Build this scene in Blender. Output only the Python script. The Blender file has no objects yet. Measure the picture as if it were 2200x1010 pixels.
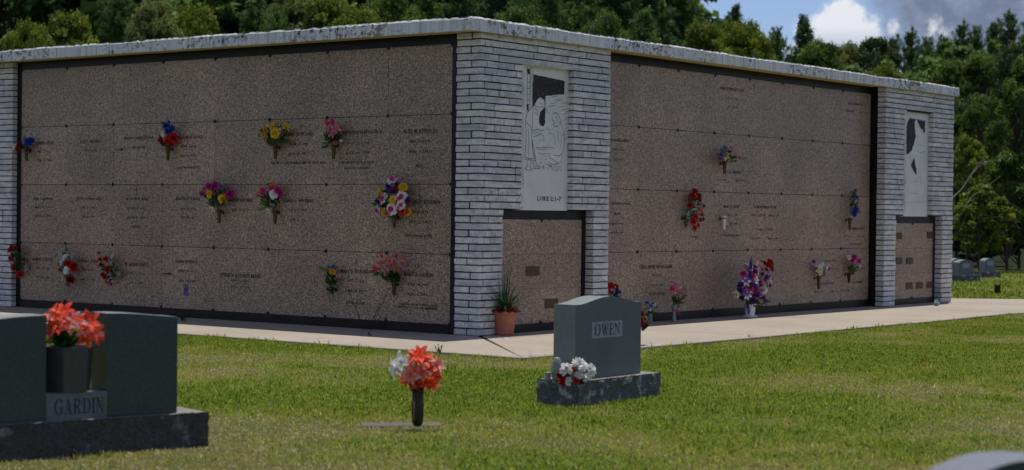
import bpy, math, random
import numpy as np
from mathutils import Vector, Matrix
rnd = random.Random(7)
C = bpy.context.scene.collection
sc = bpy.context.scene
R = math.radians

# ------------------------------------------------------------------ camera
FPX, CX, CY = 3962.32, 1100.0, 505.0
PITCH, ROLL = -0.01147065, -0.01128232
CAMZ = 1.292
cp, sp, cr, sr = math.cos(PITCH), math.sin(PITCH), math.cos(ROLL), math.sin(ROLL)
FW = Vector((0, cp, sp)); D0 = Vector((0, sp, -cp)); R0 = Vector((1, 0, 0))
RT = R0*cr + D0*sr
DN = D0*cr - R0*sr
cam_d = bpy.data.cameras.new("camera"); cam = bpy.data.objects.new("camera", cam_d); C.objects.link(cam)
m = Matrix((( RT.x, -DN.x, -FW.x, 0), (RT.y, -DN.y, -FW.y, 0), (RT.z, -DN.z, -FW.z, CAMZ), (0, 0, 0, 1)))
cam.matrix_world = m
cam_d.sensor_width = 36; cam_d.lens = FPX/2200*36
cam_d.clip_start = .05; cam_d.clip_end = 3000
cam_d.dof.use_dof = True; cam_d.dof.focus_distance = 19.0; cam_d.dof.aperture_fstop = 2.8
sc.camera = cam
# ------------------------------------------------------------------ light
SUN = Vector((.223, .649, 3.33)).normalized()
sc.view_settings.view_transform = 'Standard'; sc.view_settings.look = 'None'
sc.view_settings.exposure = 0.25; sc.view_settings.gamma = 1
sd = bpy.data.lights.new("sun", 'SUN'); sd.energy = 3.15; sd.angle = R(.55); sd.color = (1, .94, .85)
so = bpy.data.objects.new("sun", sd); C.objects.link(so)
so.rotation_euler = SUN.to_track_quat('Z', 'Y').to_euler(); so.location = (0, 0, 40)

w = bpy.data.worlds.new("World"); sc.world = w; w.use_nodes = True
nt = w.node_tree; N = nt.nodes; L = nt.links; N.clear()
out = N.new('ShaderNodeOutputWorld'); bg = N.new('ShaderNodeBackground'); bg.inputs[1].default_value = .125
sky = N.new('ShaderNodeTexSky'); sky.sky_type = 'NISHITA'; sky.sun_disc = False
sky.sun_elevation = math.asin(SUN.z); sky.sun_rotation = math.atan2(SUN.x, SUN.y)
sky.air_density = 1.0; sky.dust_density = .4; sky.ozone_density = 2.0
L.new(bg.outputs[0], out.inputs[0])
tc = N.new('ShaderNodeTexCoord')
def wmath(op, a, b=None, c=None, clamp=False):
    n = N.new('ShaderNodeMath'); n.operation = op; n.use_clamp = clamp
    for i, v in enumerate((a, b, c)):
        if v is None: continue
        if isinstance(v, (int, float)): n.inputs[i].default_value = v
        else: L.new(v, n.inputs[i])
    return n.outputs[0]
def wnoise(scale, detail, rough=.6):
    n = N.new('ShaderNodeTexNoise'); n.inputs['Scale'].default_value = scale
    n.inputs['Detail'].default_value = detail; n.inputs['Roughness'].default_value = rough
    L.new(tc.outputs['Generated'], n.inputs['Vector']); return n.outputs['Fac']
def direction(px, py):
    v = FW + RT*((px-CX)/FPX) + DN*((py-CY)/FPX); return v.normalized()
n1 = wnoise(60, 6, .62)
n2 = wnoise(22, 5, .55)
def blobs(lst, soft, namp, nz):
    acc = None
    for px, py, r in lst:
        d = N.new('ShaderNodeVectorMath'); d.operation = 'DISTANCE'
        L.new(tc.outputs['Generated'], d.inputs[0]); d.inputs[1].default_value = direction(px, py)
        v = wmath('SUBTRACT', r/FPX, d.outputs['Value'])
        acc = v if acc is None else wmath('MAXIMUM', acc, v)
    nn = wmath('MULTIPLY', wmath('SUBTRACT', nz, .5), namp)
    acc = wmath('ADD', acc, nn)
    mr = N.new('ShaderNodeMapRange'); mr.interpolation_type = 'SMOOTHSTEP'
    L.new(acc, mr.inputs[0]); mr.inputs[1].default_value = -soft; mr.inputs[2].default_value = soft
    return mr.outputs[0]
n1 = wnoise(95, 8, .6)
cum = blobs([(1742, 80, 32), (1768, 54, 32), (1800, 36, 32), (1822, 6, 13), (1830, 45, 34), (1856, 68, 34), (1880, 92, 28), (1800, 110, 76), (1700, 116, 26), (2006, 62, 15), (2018, 70, 9), (1915, 66, 9)], .0032, .022, n1)
gry = blobs([(1925, 10, 22), (1990, 25, 52), (2090, -20, 130), (2220, 20, 150), (1960, 90, 60), (2300, -150, 400)], .016, .05, n2)
# soft grey foot of the cumulus
sep = N.new('ShaderNodeSeparateXYZ'); L.new(tc.outputs['Generated'], sep.inputs[0])
foot = N.new('ShaderNodeMapRange'); L.new(sep.outputs['Z'], foot.inputs[0])
foot.inputs[1].default_value = direction(1800, 125).z; foot.inputs[2].default_value = direction(1800, 55).z
ccol = N.new('ShaderNodeMixRGB'); L.new(foot.outputs[0], ccol.inputs[0])
ccol.inputs[1].default_value = (2.3, 2.8, 3.8, 1); ccol.inputs[2].default_value = (5.6, 5.7, 5.9, 1)
# unseen low clouds, added and banded to light upright faces neutrally
n3 = wnoise(3.2, 7, .6)
sct = N.new('ShaderNodeMapRange'); sct.interpolation_type = 'SMOOTHSTEP'; L.new(n3, sct.inputs[0]); sct.inputs[1].default_value = .44; sct.inputs[2].default_value = .58
hi = N.new('ShaderNodeMapRange'); L.new(sep.outputs['Z'], hi.inputs[0]); hi.inputs[1].default_value = .14; hi.inputs[2].default_value = .3
lo = N.new('ShaderNodeMapRange'); lo.interpolation_type = 'SMOOTHSTEP'; L.new(sep.outputs['Z'], lo.inputs[0]); lo.inputs[1].default_value = .30; lo.inputs[2].default_value = .55; lo.inputs[3].default_value = 1; lo.inputs[4].default_value = .06
sctm = wmath('MULTIPLY', wmath('MULTIPLY', sct.outputs[0], hi.outputs[0]), lo.outputs[0])
tint = N.new('ShaderNodeMixRGB'); tint.blend_type = 'MULTIPLY'; tint.inputs[0].default_value = 1
dz = N.new('ShaderNodeMapRange'); dz.interpolation_type = 'SMOOTHSTEP'; L.new(sep.outputs['Z'], dz.inputs[0]); dz.inputs[1].default_value = .12; dz.inputs[2].default_value = .6; dz.inputs[3].default_value = 1; dz.inputs[4].default_value = .5
dm = N.new('ShaderNodeVectorMath'); dm.operation = 'SCALE'; L.new(sky.outputs[0], dm.inputs[0]); L.new(dz.outputs[0], dm.inputs['Scale']); L.new(dm.outputs[0], tint.inputs[1]); tint.inputs[2].default_value = (.55, .575, .75, 1)
m1 = N.new('ShaderNodeMixRGB'); L.new(sctm, m1.inputs[0]); L.new(tint.outputs[0], m1.inputs[1]); m1.inputs[2].default_value = (7.8, 7.4, 6.9, 1)
m2 = N.new('ShaderNodeMixRGB'); L.new(wmath('MULTIPLY', gry, .9), m2.inputs[0]); L.new(m1.outputs[0], m2.inputs[1]); gm = N.new('ShaderNodeMixRGB'); gmr = N.new('ShaderNodeMapRange'); L.new(wnoise(34, 6, .62), gmr.inputs[0]); gmr.inputs[1].default_value = .46; gmr.inputs[2].default_value = .68; L.new(gmr.outputs[0], gm.inputs[0]); gm.inputs[1].default_value = (1.05, 1.26, 1.82, 1); gm.inputs[2].default_value = (2.0, 2.35, 3.2, 1); L.new(gm.outputs[0], m2.inputs[2])
m3 = N.new('ShaderNodeMixRGB'); L.new(wmath('MULTIPLY', cum, .92), m3.inputs[0]); L.new(m2.outputs[0], m3.inputs[1]); L.new(ccol.outputs[0], m3.inputs[2])
L.new(m3.outputs[0], bg.inputs[0])

# ------------------------------------------------------------------ frames
ANG = math.pi/2 - 0.6581154
P0 = Vector((-0.49999, 19.55825, 0))
dR = Vector((math.cos(ANG), math.sin(ANG), 0)); dL = Vector((-math.sin(ANG), math.cos(ANG), 0))
OC = Vector((0, 0, CAMZ))
def ray(px, py): return FW + RT*((px-CX)/FPX) + DN*((py-CY)/FPX)
def gnd(px, py, z=0.0):
    d = ray(px, py); t = (z-CAMZ)/d.z; return OC + d*t
def dep(px, py, Y):
    d = ray(px, py); return OC + d*(Y/d.y)
class Frame:
    """x to the viewer's right, y away (into the wall), z up"""
    def __init__(s, origin, ang):
        s.o = Vector(origin); s.a = ang
        s.X = Vector((math.cos(ang), math.sin(ang), 0)); s.Y = Vector((-math.sin(ang), math.cos(ang), 0))
    def at(s, px, py, off=0.0):
        d = ray(px, py); t = (off - (OC-s.o).dot(s.Y))/d.dot(s.Y); p = OC + d*t - s.o
        return Vector((p.dot(s.X), off, p.z))
    def moved(s, loc):
        return Frame(s.o + s.X*loc[0] + s.Y*loc[1] + Vector((0, 0, loc[2])), s.a)
WR = Frame(P0, ANG)                       # right facade: x = u, y = v
WL = Frame(P0, ANG - math.pi/2)           # left facade: x = -v, y = u

# ------------------------------------------------------------------ objects
def tag(o, label=None, cat=None, group=None, kind=None):
    if label: o['label'] = label
    if cat: o['category'] = cat
    if group: o['group'] = group
    if kind: o['kind'] = kind
    return o
def empty(name, loc=(0, 0, 0), rz=0.0, **k):
    o = bpy.data.objects.new(name, None); C.objects.link(o); o.empty_display_size = .1
    o.location = loc; o.rotation_euler = (0, 0, rz); tag(o, **k); return o
class MB:
    def __init__(s): s.v = []; s.f = []; s.m = []; s.c = []; s.smooth = False
    def add(s, vs, fs, mi=0, col=None):
        b = len(s.v); s.v += [tuple(p) for p in vs]
        for f in fs: s.f.append(tuple(b+i for i in f)); s.m.append(mi); s.c.append(col)
    def box(s, x0, x1, y0, y1, z0, z1, mi=0, col=None):
        s.add([(x0,y0,z0),(x1,y0,z0),(x1,y1,z0),(x0,y1,z0),(x0,y0,z1),(x1,y0,z1),(x1,y1,z1),(x0,y1,z1)],
              [(0,3,2,1),(4,5,6,7),(0,1,5,4),(1,2,6,5),(2,3,7,6),(3,0,4,7)], mi, col)
    def prism(s, poly, z0, z1, inset=0.0, mi=0, col=None, jit=0.0):
        """plan polygon (ccw) extruded in z with softened top and bottom arrises"""
        n = len(poly); cx = sum(p[0] for p in poly)/n; cy = sum(p[1] for p in poly)/n
        def off(d):
            r = []
            for i in range(n):
                a = Vector(poly[i-1]); b = Vector(poly[i]); c = Vector(poly[(i+1) % n])
                e1 = (b-a).normalized(); e2 = (c-b).normalized()
                n1 = Vector((-e1.y, e1.x)); n2 = Vector((-e2.y, e2.x)); k = n1+n2
                k = k/max(.3, k.dot(n1)) if k.length > 1e-6 else n1
                r.append((b.x+k.x*d, b.y+k.y*d))
            return r
        rings = [(z0, off(inset)), (z0+inset*1.2, off(0)), (z1-inset*1.2, off(0)), (z1, off(inset))] if inset else [(z0, poly), (z1, poly)]
        vs = []
        for z, pl in rings:
            vs += [(p[0]+rnd.uniform(-jit, jit), p[1]+rnd.uniform(-jit, jit), z+rnd.uniform(-jit, jit)) for p in pl]
        k = len(rings); fs = [tuple(reversed(range(n))), tuple(range((k-1)*n, k*n))]
        for r in range(k-1):
            for i in range(n):
                j = (i+1) % n; fs.append((r*n+i, r*n+j, (r+1)*n+j, (r+1)*n+i))
        s.add(vs, fs, mi, col)
    def lathe(s, prof, seg=16, cx=0, cy=0, mi=0, cap=True, col=None, sq=None):
        vs = []; n = seg
        for r, z in prof:
            for i in range(n):
                a = 2*math.pi*i/n; vs.append((cx+r*math.cos(a), cy+r*math.sin(a), z))
        fs = []
        for k in range(len(prof)-1):
            for i in range(n):
                j = (i+1) % n; fs.append((k*n+i, k*n+j, (k+1)*n+j, (k+1)*n+i))
        if cap: fs += [tuple(reversed(range(n))), tuple(range((len(prof)-1)*n, len(prof)*n))]
        s.add(vs, fs, mi, col)
    def tube(s, pts, rad, seg=6, mi=0, col=None):
        pts = [Vector(p) for p in pts]; n = len(pts); vs = []
        rads = rad if isinstance(rad, (list, tuple)) else [rad]*n
        for i, p in enumerate(pts):
            d = (pts[min(i+1, n-1)]-pts[max(i-1, 0)]).normalized()
            a = d.cross(Vector((.3, .1, 1)) if abs(d.z) < .9 else Vector((1, 0, 0))).normalized(); b = d.cross(a)
            for k in range(seg):
                t = 2*math.pi*k/seg; vs.append(p + (a*math.cos(t)+b*math.sin(t))*rads[i])
        fs = [tuple(range(seg)), tuple(reversed(range((n-1)*seg, n*seg)))]
        for i in range(n-1):
            for k in range(seg):
                j = (k+1) % seg; fs.append((i*seg+k, (i+1)*seg+k, (i+1)*seg+j, i*seg+j))
        s.add(vs, fs, mi, col)
    def petal(s, p, d, nrm, ln, wd, bend=.6, prof='round', cup=.25, k=4, mi=0):
        """a bent, cupped blade; d = direction it grows, nrm = side it bends toward"""
        d = Vector(d).normalized(); nrm = Vector(nrm); nrm = (nrm - d*nrm.dot(d))
        nrm = nrm.normalized() if nrm.length > 1e-5 else d.orthogonal().normalized()
        sd_ = d.cross(nrm); p = Vector(p); vs = []
        for i in range(k+1):
            t = i/k; a = bend*t
            dd = d*math.cos(a)+nrm*math.sin(a); nn = nrm*math.cos(a)-d*math.sin(a)
            if i: p = p + dd*(ln/k)
            if prof == 'round': w_ = wd*(.35+.65*math.sin(math.pi*min(1, t*.62+.08))) if t < .99 else wd*.55
            elif prof == 'lance': w_ = wd*math.sin(math.pi*(t*.88+.08))**.8
            elif prof == 'blade': w_ = wd*(1-t*.92)
            else: w_ = wd*(.3+.7*math.sin(math.pi*(t*.95+.02)))*(1 if t < .99 else .25)
            vs += [p-sd_*w_*.5+nn*cup*w_*.5, p, p+sd_*w_*.5+nn*cup*w_*.5]
        fs = []
        for i in range(k):
            b = i*3; fs += [(b, b+1, b+4, b+3), (b+1, b+2, b+5, b+4)]
        s.add(vs, fs, mi)
    def build(s, name, mats, parent=None, loc=(0, 0, 0), smooth=None, **k):
        me = bpy.data.meshes.new(name); me.from_pydata(s.v, [], s.f)
        if not isinstance(mats, (list, tuple)): mats = [mats]
        for mm in mats: me.materials.append(mm)
        me.polygons.foreach_set('material_index', s.m)
        if any(c is not None for c in s.c):
            at = me.attributes.new('tone', 'FLOAT', 'FACE'); at.data.foreach_set('value', [c if c is not None else .5 for c in s.c])
        if smooth or (smooth is None and s.smooth): me.polygons.foreach_set('use_smooth', [True]*len(s.f))
        me.update(); o = bpy.data.objects.new(name, me); C.objects.link(o); o.location = loc
        if parent: o.parent = parent
        tag(o, **k); return o

# ------------------------------------------------------------------ materials
class NT:
    def __init__(s, name):
        s.m = bpy.data.materials.new(name); s.m.use_nodes = True; s.t = s.m.node_tree; s.n = s.t.nodes
        s.b = s.n['Principled BSDF']; s.out = s.n['Material Output']; s.tc = None
    def l(s, a, b): s.t.links.new(a, b)
    def co(s, kind='Object', scale=(1, 1, 1)):
        if not s.tc: s.tc = s.n.new('ShaderNodeTexCoord')
        mp = s.n.new('ShaderNodeMapping'); mp.inputs['Scale'].default_value = scale; s.l(s.tc.outputs[kind], mp.inputs[0]); return mp.outputs[0]
    def noise(s, scale, detail=3, rough=.5, vec=None, dist=0):
        x = s.n.new('ShaderNodeTexNoise'); x.inputs['Scale'].default_value = scale; x.inputs['Detail'].default_value = detail
        x.inputs['Roughness'].default_value = rough; x.inputs['Distortion'].default_value = dist
        s.l(vec if vec else s.co(), x.inputs['Vector']); return x.outputs['Fac']
    def vor(s, scale, vec=None, outp='Distance', feature='F1'):
        x = s.n.new('ShaderNodeTexVoronoi'); x.feature = feature; x.inputs['Scale'].default_value = scale; s.l(vec if vec else s.co(), x.inputs['Vector']); return x.outputs[outp]
    def ramp(s, fac, stops, interp='LINEAR'):
        x = s.n.new('ShaderNodeValToRGB'); x.color_ramp.interpolation = interp; e = x.color_ramp.elements
        while len(e) < len(stops): e.new(.5)
        for i, (p, c) in enumerate(stops):
            e[i].position = p; e[i].color = (c, c, c, 1) if isinstance(c, (int, float)) else (*c, 1)
        s.l(fac, x.inputs[0]); return x.outputs[0]
    def mix(s, fac, a, b, mode='MIX'):
        x = s.n.new('ShaderNodeMixRGB'); x.blend_type = mode
        for i, v in enumerate((fac, a, b)):
            if isinstance(v, (int, float)): x.inputs[i].default_value = v if i == 0 else (v, v, v, 1)
            elif isinstance(v, tuple): x.inputs[i].default_value = (*v, 1)
            else: s.l(v, x.inputs[i])
        return x.outputs[0]
    def attr(s, name, o='Fac'):
        x = s.n.new('ShaderNodeAttribute'); x.attribute_name = name; return x.outputs[o]
    def set(s, **k):
        for a, v in k.items():
            i = s.b.inputs[a.replace('_', ' ')]
            if isinstance(v, tuple): i.default_value = (*v, 1) if len(v) == 3 else v
            elif isinstance(v, (int, float)): i.default_value = v
            else: s.l(v, i)
        return s
    def bump(s, h, strength=.3, dist=.01):
        x = s.n.new('ShaderNodeBump'); x.inputs['Strength'].default_value = strength; x.inputs['Distance'].default_value = dist
        s.l(h, x.inputs['Height']); s.l(x.outputs[0], s.b.inputs['Normal']); return s
def simple(name, col, rough=.6, var=.15, scale=40, metal=0.0, spec=.5, bump=0):
    t = NT(name); nz = t.noise(scale, 3)
    c = t.ramp(nz, [(.3, tuple(x*(1-var) for x in col)), (.7, tuple(min(1, x*(1+var)) for x in col))])
    t.set(Base_Color=c, Roughness=rough, Metallic=metal, Specular_IOR_Level=spec)
    if bump: t.bump(nz, bump, .01)
    return t.m
def leafmat(name, col, trans=.35, rough=.5, useattr=False, var=.3, scale=30):
    t = NT(name)
    if useattr:
        a = t.attr('tone'); c = t.ramp(a, [(0, tuple(x*.45 for x in col)), (.5, col), (1, tuple(min(1, x*q) for x, q in zip(col, (1.9, 1.6, 1.2))))])
    else:
        nz = t.noise(scale, 2); c = t.ramp(nz, [(.3, tuple(x*(1-var) for x in col)), (.7, tuple(min(1, x*(1+var)) for x in col))])
    t.set(Base_Color=c, Roughness=rough, Specular_IOR_Level=.3)
    tr = t.n.new('ShaderNodeBsdfTranslucent'); t.l(c, tr.inputs[0])
    mx = t.n.new('ShaderNodeMixShader'); mx.inputs[0].default_value = trans
    t.l(t.b.outputs[0], mx.inputs[1]); t.l(tr.outputs[0], mx.inputs[2]); t.l(mx.outputs[0], t.out.inputs[0])
    return t.m
M = {}
# speckled pink-brown granite
t = NT('pink_granite'); v = t.co()
s1 = t.noise(64, 3, .85, v); s2 = t.noise(24, 3, .6, v); s3 = t.noise(1.1, 4, .55, v)
sc1 = t.n.new('ShaderNodeSeparateColor'); t.l(t.vor(118, v, 'Color'), sc1.inputs[0])
c = t.ramp(sc1.outputs[0], [(.0, (.022, .017, .014)), (.13, (.04, .03, .025)), (.19, (.20, .145, .11)), (.45, (.32, .225, .16)), (.75, (.44, .31, .225)), (.93, (.60, .45, .34)), (1.0, (.62, .50, .39))])
c = t.mix(t.ramp(s2, [(.40, .55), (.55, 0.0)]), c, (.16, .125, .10)); c = t.mix(t.ramp(s2, [(.55, 0.0), (.68, .35)]), c, (.34, .23, .165))
c = t.mix(1.0, c, t.ramp(s3, [(.3, .80), (.7, 1.12)]), 'MULTIPLY'); oi = t.n.new('ShaderNodeObjectInfo'); c = t.mix(1.0, c, t.ramp(oi.outputs['Random'], [(0, .93), (1, 1.09)]), 'MULTIPLY')
t.set(Base_Color=c, Roughness=t.ramp(s1, [(.3, .30), (.7, .45)]), Specular_IOR_Level=.4); M['granite'] = t.m
t = NT('black_granite'); s1 = t.noise(90, 3); s3 = t.noise(2.0, 4)
t.set(Base_Color=t.mix(t.ramp(s3, [(.45, 0.0), (.7, .5)]), t.ramp(s1, [(.4, .004), (.7, .012)]), (.022, .022, .024)), Roughness=.35, Specular_IOR_Level=.22); M['black'] = t.m
t = NT('split_marble'); tone = t.attr('tone'); v = t.co()
vein = t.noise(2.2, 6, .65, t.co(scale=(1, 1, 3.5)), 1.5); fine = t.noise(24, 6, .75, v); dirt = t.noise(9, 5, .75, v)
c = t.ramp(tone, [(0, (.50, .51, .53)), (.4, (.64, .64, .65)), (1, (.82, .80, .76))])
c = t.mix(t.ramp(vein, [(.47, .55), (.505, .0), (.54, .35), (.60, 0.0)]), c, (.26, .29, .33))
c = t.mix(t.ramp(fine, [(.38, .35), (.5, 0.0)]), c, (.30, .31, .32))
c = t.mix(t.ramp(dirt, [(.30, .8), (.40, 0.0)]), c, (.10, .10, .095))
t.set(Base_Color=c, Roughness=.7); t.bump(fine, .5, .008); M['marble'] = t.m
M['mortar'] = simple('dark_mortar', (.012, .011, .012), .9, .3)
t = NT('carved_marble'); v = t.co(); a = t.noise(3, 5, .6, v, 1.0); bb = t.noise(40, 3, .6, v)
c = t.mix(t.ramp(a, [(.35, .4), (.6, 0.0)]), (.74, .74, .72), (.52, .54, .56)); c = t.mix(t.ramp(bb, [(.3, .25), (.45, 0.0)]), c, (.35, .35, .36))
t.set(Base_Color=c, Roughness=.6); M['carved'] = t.m
t = NT('carved_dark_paint'); a = t.noise(55, 4, .8)  # dark ground of the engraved scene
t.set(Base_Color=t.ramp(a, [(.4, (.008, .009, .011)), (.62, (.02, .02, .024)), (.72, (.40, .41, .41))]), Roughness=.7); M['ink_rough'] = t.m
M['ink'] = simple('engraving_paint', (.022, .022, .024), .8, .3)
M['ink_soft'] = simple('weathered_engraving_paint', (.008, .007, .007), .8, .4, 60)
# painted concrete fascia with peeling and run marks
t = NT('peeling_white_paint')
run = t.noise(1.0, 6, .7, t.co(scale=(7, 7, .3))); run2 = t.noise(1.0, 4, .6, t.co(scale=(22, 22, .9))); sp_ = t.noise(16, 7, .75); big = t.noise(.9, 2, .5); pat = t.noise(1.6, 2, .5)
c = t.mix(t.ramp(run, [(.40, 0.0), (.64, .65)]), (.74, .76, .78), (.45, .47, .49))
c = t.mix(t.ramp(run2, [(.54, 0.0), (.68, .65)]), c, (.22, .23, .25))
spots = t.mix(1.0, t.ramp(sp_, [(.52, 0.0), (.59, 1.0)]), t.ramp(big, [(.46, .0), (.56, 1.0)]), 'MULTIPLY')
c = t.mix(spots, c, (.06, .055, .055))
c = t.mix(t.ramp(t.mix(.35, pat, sp_), [(.615, 0.0), (.64, .85)]), c, (.17, .15, .13))
t.set(Base_Color=c, Roughness=.75); t.bump(sp_, .4, .01); M['fascia'] = t.m
t = NT('cream_soffit_paint'); a = t.noise(3, 5, .7)
t.set(Base_Color=t.ramp(a, [(.3, (.50, .38, .10)), (.7, (.62, .52, .26))]), Roughness=.7); M['soffit'] = t.m
t = NT('sidewalk_concrete'); v = t.co('Object'); a = t.noise(.8, 5, .6, v); b_ = t.noise(60, 4, .7, v); d_ = t.noise(6, 6, .7, v)
c = t.ramp(a, [(.3, (.335, .29, .235)), (.7, (.42, .37, .305))]); c = t.mix(t.ramp(b_, [(.35, .5), (.5, 0.0)]), c, (.34, .28, .23))
c = t.mix(t.ramp(d_, [(.56, 0.0), (.68, .6)]), c, (.24, .21, .17)); e_ = t.noise(22, 3, .6, v); c = t.mix(t.ramp(e_, [(.68, 0.0), (.72, .8)]), c, (.16, .125, .10)); t.set(Base_Color=c, Roughness=.9); t.bump(b_, .3, .004); M['walk'] = t.m
# lawn soil
t = NT('lawn_soil'); v = t.co('Object'); a = t.noise(.55, 4, .6, v); b_ = t.noise(14, 5, .7, v)
c = t.mix(t.ramp(a, [(.45, 0.0), (.65, 1.0)]), (.055, .085, .018), (.16, .13, .06)); c = t.mix(t.ramp(b_, [(.4, .6), (.6, 0.0)]), c, (.03, .045, .012))
t.set(Base_Color=c, Roughness=.95, Specular_IOR_Level=.1); t.bump(b_, .8, .03); M['soil'] = t.m
M['forest_floor'] = simple('forest_floor', (.020, .026, .010), .95, .4, 2, spec=.1)
def stone(name, col, rough, sc_=140, var=.35):
    t = NT(name); a = t.noise(sc_, 3, .6); b_ = t.noise(3, 4)
    c = t.ramp(a, [(.35, tuple(x*(1-var) for x in col)), (.65, tuple(x*(1+var) for x in col))])
    c = t.mix(1.0, c, t.ramp(b_, [(.3, .85), (.7, 1.1)]), 'MULTIPLY')
    t.set(Base_Color=c, Roughness=rough); return t.m
M['gr_polish'] = stone('polished_grey_granite', (.104, .124, .145), .34)
M['gr_dark'] = stone('polished_dark_granite', (.036, .054, .068), .2)
M['gr_side'] = stone('steeled_grey_granite', (.20, .23, .23), .6)
M['gr_light'] = stone('frosted_grey_granite', (.28, .32, .34), .6)
t = NT('rock_pitched_granite'); a = t.noise(140, 3); b_ = t.noise(11, 5, .7)
t.set(Base_Color=t.mix(t.ramp(b_, [(.54, 0.0), (.62, .9)]), t.ramp(a, [(.35, (.05, .056, .06)), (.65, (.11, .12, .125))]), (.36, .40, .42)), Roughness=.75); t.bump(b_, .9, .03); M['gr_rock'] = t.m
M['gr_top'] = stone('sawn_granite_top', (.22, .21, .19), .8)
t = NT('weathered_rock_base'); a = t.noise(60, 4); b_ = t.noise(5, 6, .75)
t.set(Base_Color=t.mix(t.ramp(b_, [(.57, 0.0), (.66, .7)]), t.ramp(a, [(.35, (.022, .025, .028)), (.65, (.055, .06, .064))]), (.24, .26, .28)), Roughness=.8); t.bump(b_, .6, .02); M['gr_rockdark'] = t.m
M['bronze'] = simple('aged_bronze', (.10, .062, .026), .5, .35, 50, metal=.55)
M['bronze_dark'] = simple('dark_bronze', (.035, .028, .022), .5, .3, 60, metal=.5)
M['brass_strip'] = simple('worn_bronze_edge', (.40, .27, .09), .4, .2, 50, metal=.6)
t = NT('bronze_plaque'); a = t.noise(1, 2, .5, t.co(scale=(160, 160, 420))); t.set(Base_Color=t.ramp(a, [(.45, (.035, .025, .015)), (.6, (.11, .07, .035))]), Roughness=.5, Metallic=.4); M['plaque'] = t.m
M['terracotta'] = simple('terracotta', (.42, .14, .085), .75, .12, 12)
M['white_plastic'] = simple('white_plastic', (.72, .74, .78), .4, .05)
M['green_stem'] = leafmat('stem_green', (.045, .10, .025), .15)
M['glass'] = simple('cloudy_glass', (.22, .25, .26), .15, .2, 60)
M['potting'] = simple('potting_mix', (.035, .018, .012), .95, .5, 60)
M['bark'] = simple('tree_bark', (.07, .055, .042), .9, .4, 8, bump=.6)
M['bark_pale'] = simple('dead_branch_bark', (.20, .18, .14), .85, .3, 20)
COL = dict(red=(.50, .012, .010), deepred=(.26, .008, .010), coral=(.84, .10, .045), orangered=(.86, .06, .02), pinkcoral=(.88, .27, .20), pink=(.72, .16, .26), palepink=(.80, .42, .46), magenta=(.55, .03, .26),
           hotpink=(.72, .07, .28), purple=(.13, .03, .26), violet=(.28, .10, .42), blue=(.03, .06, .36), skyblue=(.20, .30, .58), white=(.88, .88, .87), cream=(.75, .72, .52), yellow=(.80, .55, .03), gold=(.78, .40, .02),
           mauve=(.33, .22, .38), burgundy=(.16, .02, .03), brown=(.12, .06, .035), silver=(.42, .47, .45), lime=(.32, .42, .05), flagred=(.42, .03, .04), greyblue=(.20, .26, .34), tan=(.32, .22, .12))
PM = {k: leafmat('petal_'+k, v, .3, .55, var=.18, scale=45) for k, v in COL.items()}
LM = {'dark': leafmat('leaf_dark', (.020, .050, .014), .25, .45), 'green': leafmat('leaf_green', (.045, .11, .022), .3, .45), 'bright': leafmat('leaf_bright', (.12, .24, .03), .35, .45),
      'silver': PM['silver'], 'blade': leafmat('leaf_blade', (.05, .12, .03), .3, .4), 'dead': leafmat('leaf_dead', (.40, .34, .17), .3, .7), 'burgundy': PM['burgundy']}
# ================================================================== setting
def poly_sheet(name, pts, z, mat, parent=None, **k):
    mb = MB(); mb.add([(p[0], p[1], z) for p in pts], [tuple(range(len(pts)))]); return mb.build(name, mat, parent, **k)
def UV(u, v, z=0): return P0 + dR*u + dL*v + Vector((0, 0, z))
def inv(x, y):
    px, py = x-P0.x, y-P0.y
    return px*dR.x+py*dR.y, px*dL.x+py*dL.y
def sstep(a, b, x):
    t = np.clip((x-a)/(b-a), 0, 1); return t*t*(3-2*t)
def hill_h(x, y):
    d = sstep(62, 190, y)
    wv = 15*(1-sstep(-12, 26, x*100/np.maximum(y, 60))) + 11*sstep(14, 30, x*100/np.maximum(y, 60)) + 1.5
    return d*wv
gx = np.concatenate([np.linspace(-600, -60, 10), np.linspace(-54, 54, 37), np.linspace(60, 600, 10)])
gy = np.concatenate([np.linspace(-60, 50, 12), np.linspace(55, 200, 30), np.linspace(230, 1200, 12)])
mb = MB()
for y in gy:
    for x in gx: mb.v.append((x, y, -.035 + float(hill_h(x, y))))
nx = len(gx)
for j in range(len(gy)-1):
    for i in range(nx-1):
        mb.f.append((j*nx+i, j*nx+i+1, (j+1)*nx+i+1, (j+1)*nx+i)); mb.m.append(1 if gy[j] > 49 else 0); mb.c.append(None)
mb.build('ground', [M['soil'], M['forest_floor']], smooth=True, kind='structure')
# sidewalk apron round the building
WALK = [(-1.98, 16), (-1.98, -2.30), (4.5, -2.36), (9.93, -2.16), (14, -2.6), (30, -7.5), (30, -5.9), (15.2, -1.7), (13.6, -.64), (13.0, .25), (12.7, 1.6), (12.7, 16)]
mb = MB()
seams_v = [-2.30]
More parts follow.
